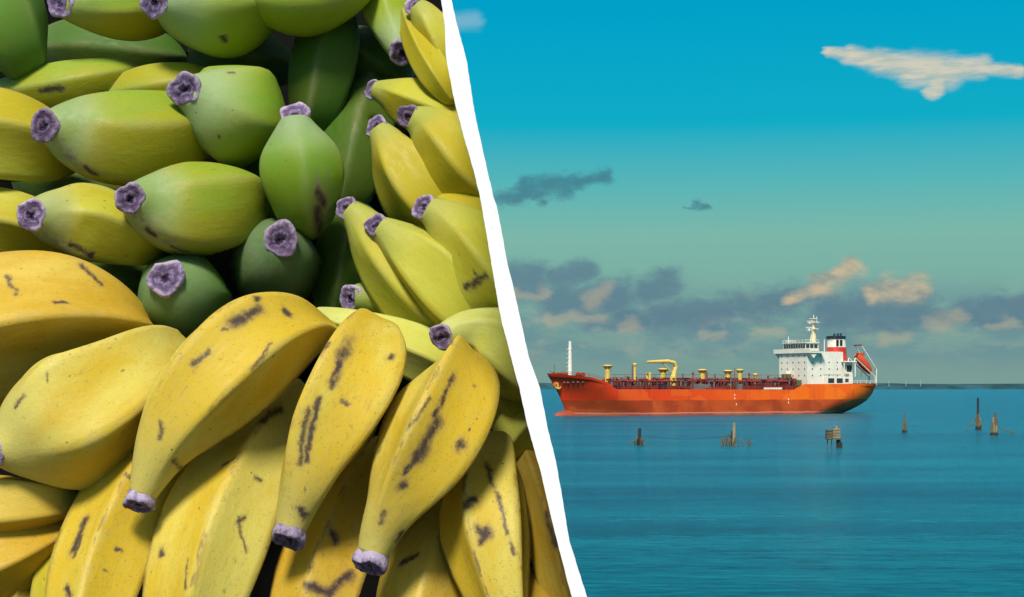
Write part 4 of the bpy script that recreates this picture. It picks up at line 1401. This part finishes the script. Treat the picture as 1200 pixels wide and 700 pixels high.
for k in range(3):
    x0 = xf - 6.0 + k * 1.8
    MB().box(x0 + 0.12, x0 + 1.65, 6.78, 6.86, wz0 + 1.25, wz1 - 0.45).build('window', glass_m, wh)
MB().box(xf - 6.5, xf - 0.3, -7.2, 7.2, wz1 + 0.003, wz1 + 0.25).build('roof', white_m, wh)
rail('railing', [(xf - 6.3, 7.0, wz1 + 0.2), (xf - 0.5, 7.0, wz1 + 0.2), (xf - 0.5, -7.0, wz1 + 0.2), (xf - 6.3, -7.0, wz1 + 0.2)], white_m, 1.0, 2.0, 0.05)
# radar mast
xm = sx(953.5, 1)
zt = sz(371, xm, 1)
mb = MB().tube([(xm, 1, wz1), (xm, 1, wz1 + 4.5), (xm, 1, zt - 1)], [1.0, 0.8, 0.5], 10)
mb.tube([(xm + 1.6, 1, wz1), (xm + 0.5, 1, zt - 4.5)], 0.22, 6)
rm = mb.build('radar_mast', yellow_m if False else paint('cream_mast', (0.74, 0.64, 0.42), 0.15), ship)
for zz_, w2 in ((zt - 2.2, 2.6), (zt - 4.6, 2.0), (zt - 0.8, 1.4)):
    MB().box(xm - 0.7, xm + 0.9, 1 - w2, 1 + w2, zz_ - 0.1, zz_ + 0.12).build('crosstree', white_m, rm)
MB().box(xm + 0.5, xm + 2.6, 0.6, 1.4, zt - 5.2, zt - 4.9).tube([(xm + 2.0, 1, zt - 4.9), (xm + 2.0, 1, zt - 4.3)], 0.2, 6).box(xm + 1.85, xm + 2.15, -0.9, 2.9, zt - 4.3, zt - 3.95).build('radar_scanner', white_m, rm)
MB().box(xm + 0.4, xm + 2.2, 0.6, 1.4, zt - 2.6, zt - 2.35).box(xm + 1.5, xm + 1.8, -0.5, 2.5, zt - 1.9, zt - 1.6).tube([(xm + 1.65, 1, zt - 2.35), (xm + 1.65, 1, zt - 1.9)], 0.15, 6).build('radar_scanner', white_m, rm)
MB().tube([(xm, 1, zt - 1.2), (xm, 1, zt + 0.6)], 0.12, 6).tube([(xm - 0.5, 2.2, zt - 2.2), (xm - 0.5, 2.2, zt)], 0.08, 5).build('antenna', white_m, rm)
xx = sx(924, -5)
MB().tube([(xx, -5, wz1), (xx, -5, wz1 + 2.6)], 0.14, 6).build('antenna', white_m, wh)
mb = MB()
xx = sx(966, 3)
mb.tube([(xx, 3, za), (xx, 3, sz(398, xx, 3))], 0.13, 5)
mb.build('antenna', white_m, block)

# funnel casing: red lower part, white band, black top
xa, xb2 = sx(996.5, 3.0), sx(978.5, 3.0)
zf0, zf1, zf2, zf3 = sz(441, xa, 3), sz(407, xa, 3), sz(397.5, xa, 3), sz(394, xa, 3)


def loft(x0, x1, hw, z0, z1, sl0, sl1, top=0.0):
    """funnel ring with leaning after face and rounded plan"""
    vs, n2 = [], 20
    for z, sl in ((z0, sl0), (z1, sl1)):
        for k in range(n2):
            a = 2 * math.pi * k / n2
            ca, sa = math.cos(a), math.sin(a)
            ex = abs(ca) ** 0.55 * (1 if ca >= 0 else -1)
            ey = abs(sa) ** 0.55 * (1 if sa >= 0 else -1)
            vs.append(((x0 + x1) / 2 + (x1 - x0) / 2 * ex + (sl if ex < 0 else top * 0), hw * ey, z))
    fs = [(k, (k + 1) % n2, n2 + (k + 1) % n2, n2 + k) for k in range(n2)] + [tuple(range(n2 - 1, -1, -1)), tuple(range(n2, 2 * n2))]
    return MB().add(vs, fs)


funnel = loft(xa + 0.0, xb2, 3.0, zf0, zf1, 0.0, 1.0).build('funnel', red_m, ship)
loft(xa + 1.0, xb2, 2.98, zf1 + 0.003, zf2, 0.0, 0.5).build('funnel_band', white_m, funnel)
loft(xa + 1.3, xb2 + 0.3, 3.1, zf2 + 0.003, zf3, 0.0, 0.0).build('funnel_top', black_m, funnel)
mb = MB()
for k, yy in enumerate((-1.2, 0.2, 1.3)):
    x = (xa + xb2) / 2 + 0.8 - 0.5 * k
    mb.tube([(x, yy, zf3 - 0.2), (x - 0.2, yy, zf3 + 0.6), (x - 0.5, yy, zf3 + 0.9)], 0.36, 8)
mb.build('exhaust_pipe', black_m, funnel)
for k in range(2):
    x = xb2 - 1.1 - 1.7 * k
    MB().box(x - 0.55, x + 0.55, 2.96, 3.07, zf1 + 0.4, zf2 - 0.3).build('louvre', black_m, funnel)
MB().box(xb2 - 2.4, xb2 + 2.6, -4.6, 4.6, zf0, sz(413, xa, 3)).build('engine_casing', white_m, ship)
MB().box(xr - 0.6, xr + 0.001, -6, 6, 10, za - 4).build('block_rear_wall', white_m, ship)

# after deckhouse with dark openings, platforms and davit
xa2, xb3 = sx(1000, 9.2), sx(966, 9.2)
zd = sz(441.5, xa2, 9.2)
house = MB().box(xa2, xb3, -8.8, 8.9, 10.0, zd).build('after_deckhouse', white_m, ship)
for p0, p1, y0, y1 in ((970.5, 977.5, 443.5, 449), (980.5, 987.5, 443.5, 449), (990.5, 994.5, 444, 448)):
    xx0, xx1 = sx(p1, 8.9), sx(p0, 8.9)
    MB().box(xx0, xx1, 8.8, 8.96, sz(y1, xx0, 8.9), sz(y0, xx0, 8.9)).build('opening', glass_m, house)
rail('railing', [(xa2, 8.8, zd), (xb3, 8.8, zd)], white_m, 1.1, 1.5, 0.06)
for px, hgt, mm in ((970, 1.2, olive_m), (977, 1.5, paint('yellow_gear', (0.6, 0.5, 0.1), 0.1)), (992, 1.0, grey_m)):
    xx = sx(px, 7.6)
    MB().tube([(xx - 0.8, 7.8, zd + 0.6), (xx + 0.8, 7.8, zd + 0.6)], 0.55, 8).box(xx - 0.5, xx + 0.5, 7.2, 8.4, zd, zd + hgt).build('deck_gear', mm, ship)
x0, x1 = sx(1001, 5), sx(986, 5)
zp = sz(424, x0, 5)
mb = MB().box(x0, x1, -6, 6.5, zp - 0.2, zp + 0.2)
for xx in (x0 + 0.4, x1 - 0.4):
    mb.tube([(xx, 6.1, zd), (xx, 6.1, zp)], 0.2, 6)
    mb.tube([(xx, -5.6, zd), (xx, -5.6, zp)], 0.2, 6)
mb.build('boat_platform', white_m, ship)
MB().box(x0 + 0.5, x1 + 1.0, -4.5, 4.5, zd, zp - 0.22).build('stair_house', white_m, ship)
MB().box(x0 + 0.8, x0 + 3.0, 4.4, 4.56, zd + 1.8, zd + 4.2).build('door', glass_m, ship)
# free-fall lifeboat on its sloping launch frame
t = 3.0
xl0, xl1 = sx(1003, t), sx(1020, t)
zl0, zl1 = sz(416, xl0, t), sz(437, xl1, t)
bx = Vector((xl1 - xl0, 0, zl1 - zl0))
blen = bx.length
bdv = bx / blen
bn = Vector((-bdv.z, 0, bdv.x))
if bn.z < 0:
    bn = -bn
vs, fs = [], []
nn, mm2 = 14, 12
for i in range(nn):
    f = i / (nn - 1)
    w2 = 1.75 * (math.sin(math.pi * (0.06 + 0.88 * f)) ** 0.45)
    for k in range(mm2):
        a = 2 * math.pi * k / mm2
        up = math.sin(a) * w2 * (1.15 if math.sin(a) > 0 else 0.9)
        p = Vector((xl0, t, zl0)) + bx * f + bn * up + Vector((0, math.cos(a) * w2, 0))
        vs.append(p)
for i in range(nn - 1):
    for k in range(mm2):
        fs.append((i * mm2 + k, i * mm2 + (k + 1) % mm2, (i + 1) * mm2 + (k + 1) % mm2, (i + 1) * mm2 + k))
fs += [tuple(range(mm2)), tuple((nn - 1) * mm2 + k for k in range(mm2 - 1, -1, -1))]
boat = MB().add(vs, fs).build('lifeboat', boat_m, ship, True)
c0 = Vector((xl0, t, zl0)) + bx * 0.18 + bn * 1.6
MB().box(c0.x - 0.9, c0.x + 0.9, t - 0.9, t + 0.9, c0.z - 0.4, c0.z + 0.8).build('lifeboat_cabin', boat_m, boat)
mb = MB()
for yy in (t - 1.9, t + 1.9):
    a = Vector((xl0 + 0.5, yy, zl0)) - bn * 1.7
    b2 = Vector((xl1 - 1.6, yy, zl1)) - bn * 1.7 + bdv * 0.8
    mb.tube([a, b2], 0.22, 6)
    mb.tube([(a.x, yy, a.z), (a.x + 0.5, yy, zp)], 0.2, 6)
    mb.tube([(b2.x + 0.6, yy, b2.z + 0.6), (b2.x - 0.3, yy, 10.3)], 0.2, 6)
    mb.tube([(b2.x - 0.2, yy, 10.3), (b2.x - 0.4, yy, b2.z + 3.0), (xl0 - 1.0, yy, zl0 + 3.6)], 0.2, 6)
mb.build('launch_frame', white_m, ship)
MB().box(xl0 - 1.3, xl0 - 0.5, t - 2.1, t + 2.1, zl0 + 3.3, zl0 + 3.8).build('launch_frame_beam', dkred_m, ship)
MB().tube([(-65.3, 0, 10.5), (-66.0, 0, 15.5)], 0.10, 5).build('flagstaff', white_m, ship)


# ------------------------------------------------------------------ old piles standing in the shallows
pile_m = plain('weathered_pile', (0.15, 0.115, 0.065), 0.9, 0.35, 1.5, 0.3)
wet_m = plain('wet_pile', (0.03, 0.026, 0.022), 0.6, 0.3, 1.5)
light_m = plain('sunbleached_wood', (0.30, 0.25, 0.15), 0.9, 0.25, 2.0)
GP = 'old piles standing in the water in front of the ship'


def spot(px, py):
    Y = H * F / (py - 450.0)
    return Vector(((px - 600) / F * Y, Y, 0)), Y / F       # place on the water and metres per pixel


def pile(mb, x, y, h0, r, lean=(0, 0), z0=-1.0):
    mb.tube([(x, y, z0), (x + lean[0] * 0.5, y + lean[1] * 0.5, h0 * 0.5), (x + lean[0], y + lean[1], h0)], [r * 1.08, r, r * 0.92], 8)


def twigs(root, s, n, spread, hgt, seed, name='branch', mat=None):
    r_ = random.Random(seed)
    for k in range(n):
        x = r_.uniform(-spread, spread) * s
        y = r_.uniform(-1.5, 1.5) * s * 4
        z = r_.uniform(0.35, 1.0) * hgt * s
        mb = MB()
        lx = r_.uniform(-6, 6) * s
        mb.tube([(x, y, -0.5), (x + lx * 0.6, y, z * 0.6), (x + lx, y + r_.uniform(-1, 1) * s, z)], [0.62 * s, 0.52 * s, 0.34 * s], 5)
        mb.tube([(x + lx * 0.6, y, z * 0.6), (x + lx * 0.6 + r_.uniform(-3, 3) * s, y, z * 0.85)], [0.48 * s, 0.3 * s], 5)
        mb.build(name, mat or pile_m, root)


# short pile with a dark float
p, s = spot(749, 522)
r0 = empty('mooring_pile', p)
tag(r0, 'short broken pile with dark debris at its foot, leftmost in the water', 'pile', GP)
mb = MB(); pile(mb, 0.2 * s, 0, 20 * s, 1.9 * s, (0.4 * s, 0)); mb.build('post', wet_m, r0)
mb = MB(); pile(mb, -3.2 * s, 0.5, 5 * s, 2.2 * s); pile(mb, -1.0 * s, 0.8, 7 * s, 1.7 * s); mb.build('stump', wet_m, r0)
mb = MB(); pile(mb, 2.4 * s, -0.2, 6 * s, 1.2 * s, (0.5 * s, 0)); mb.build('stump', wet_m, r0)
twigs(r0, s, 8, 9, 13, 3)
# tall pile in a tangle of stakes
p, s = spot(860, 523)
r0 = empty('mooring_pile', p)
tag(r0, 'single slender pile in a tangle of thin stakes, below the middle of the hull', 'pile', GP)
mb = MB(); pile(mb, 0, 0, 27.5 * s, 2.0 * s, (0.6 * s, 0)); mb.build('post', light_m, r0)
mb = MB(); pile(mb, -1.8 * s, 0.6, 18 * s, 1.2 * s, (0.4 * s, 0)); mb.build('post', wet_m, r0)
twigs(r0, s, 26, 17, 15, 8)
# box on posts
p, s = spot(980, 525)
r0 = empty('pile_platform', p)
tag(r0, 'wooden box raised on posts above the water, below the white bridge block', 'platform', GP)
mb = MB().box(-12 * s, -4.6 * s, -3 * s, 4 * s, 9.5 * s, 21 * s); mb.build('crate_panel', pile_m, r0)
mb = MB().box(-4.5 * s, 4.0 * s, -4 * s, 3 * s, 10 * s, 22.5 * s); mb.build('crate_panel', light_m, r0)
mb = MB().box(-1.5 * s, 1.5 * s, -2 * s, 1 * s, 22.5 * s, 26 * s); mb.build('cap', light_m, r0)
for i in range(4):
    MB().box(-12.3 * s, 4.3 * s, -4.5 * s, -4.15 * s, (11 + i * 3.1) * s, (11.7 + i * 3.1) * s).build('slat', pile_m, r0)
for xx, yy, hh, rr, mm in ((3.6, 0, 10, 1.6, wet_m), (1.2, 1.0, 10, 1.1, wet_m), (-10, 2, 10, 0.6, pile_m), (-5, 2.5, 10, 0.5, pile_m), (5.6, -1, 6.5, 1.4, wet_m)):
    mb = MB(); pile(mb, xx * s, yy * s, hh * s, rr * s); mb.build('leg', mm, r0)
# small pointed cluster
p, s = spot(1060, 507)
r0 = empty('pile_cluster', p)
tag(r0, 'small pointed pile cluster with dark foot, just right of the ship stern', 'pile', GP)
for xx, yy, hh, rr, ln in ((-1.8, 0, 15, 1.1, 1.2), (0.2, 0.4, 22, 0.9, 0.2), (1.9, 0, 14, 1.1, -1.0), (0.4, -1.4, 12, 1.3, -0.2)):
    mb = MB(); pile(mb, xx * s, yy * s, hh * s, rr * s, (ln * s, 0)); mb.build('post', pile_m, r0)
mb = MB().tube([(0, 0, -0.6), (0, 0, 2 * s), (0, 0, 3.2 * s)], [3.0 * s, 3.2 * s, 2.2 * s], 10); mb.build('wet_collar', wet_m, r0)
# tall black pole with brace
p, s = spot(1146, 504)
r0 = empty('beacon_pile', p)
tag(r0, 'tall black pole rising from a brown pile cluster with a slanting brace on its left', 'pile', GP)
mb = MB(); pile(mb, 0, 0, 37.5 * s, 1.45 * s); mb.build('pole', paint('tarred_pole', (0.03, 0.025, 0.03), 0.1), r0)
for xx, yy, hh, rr, ln in ((-1.6, 0.3, 20, 1.3, 0.8), (1.6, 0, 15, 1.5, 0.4), (3.4, 0, 11, 1.6, -0.6), (0.4, -1.5, 19, 1.3, 0.2), (-0.5, -1.8, 9, 1.3, 0)):
    mb = MB(); pile(mb, xx * s, yy * s, hh * s, rr * s, (ln * s, 0)); mb.build('post', rng.choice([pile_m, light_m]), r0)
mb = MB().tube([(-15 * s, 0, 0.5 * s), (-9 * s, 0, 6 * s), (-2 * s, 0, 13 * s)], [0.8 * s, 0.7 * s, 0.6 * s], 6); mb.build('brace', pile_m, r0)
MB().tube([(0.6 * s, 0, -0.5), (0.6 * s, 0, 3.5 * s), (0.6 * s, 0, 5 * s)], [3.6 * s, 3.6 * s, 2.6 * s], 10).build('wet_collar', wet_m, r0)
# right-hand cluster with a floating spar
p, s = spot(1165, 510)
r0 = empty('pile_cluster', p)
tag(r0, 'stout pile cluster with pale posts and a thin spar leaning right, rightmost in the water', 'pile', GP)
for xx, yy, hh, rr, ln, mm in ((-3.4, 0, 15, 1.5, 1.2, pile_m), (-0.6, -1.6, 12, 1.0, 0, light_m), (1.2, 0.4, 26, 1.5, 0.4, pile_m), (3.4, 0, 20, 1.5, -0.8, pile_m), (2.2, -1.6, 11, 1.1, 0, light_m), (-1.4, 0.8, 21, 1.2, 0.8, light_m)):
    mb = MB(); pile(mb, xx * s, yy * s, hh * s, rr * s, (ln * s, 0)); mb.build('post', mm, r0)
MB().tube([(5 * s, 0, 10 * s), (14 * s, 0, 5 * s), (24 * s, 0, 2.5 * s)], [0.5 * s, 0.5 * s, 0.7 * s], 6).tube([(22 * s, 0, -0.5), (22 * s, 0, 5 * s)], 0.7 * s, 6).build('spar', pile_m, r0)
MB().tube([(0, 0, -0.5), (0, 0, 2.0 * s), (0, 0, 3.2 * s)], [4.6 * s, 4.8 * s, 3.6 * s], 10).build('wet_collar', wet_m, r0)
# line strung between the two left piles
pa, sa_ = spot(752, 522)
pb, _ = spot(858, 523)
mb = MB()
pts = []
for k in range(13):
    f = k / 12
    q = pa.lerp(pb, f)
    pts.append((q.x - pa.x, q.y - pa.y, (11 + 1.5 * f - 7 * math.sin(math.pi * f) * 0.6) * sa_))
mb.tube(pts, 0.028, 5)
ro = mb.build('slack_line', wet_m)
ro.location = pa
tag(ro, 'thin dark line sagging between the two left piles above the water', 'rope')
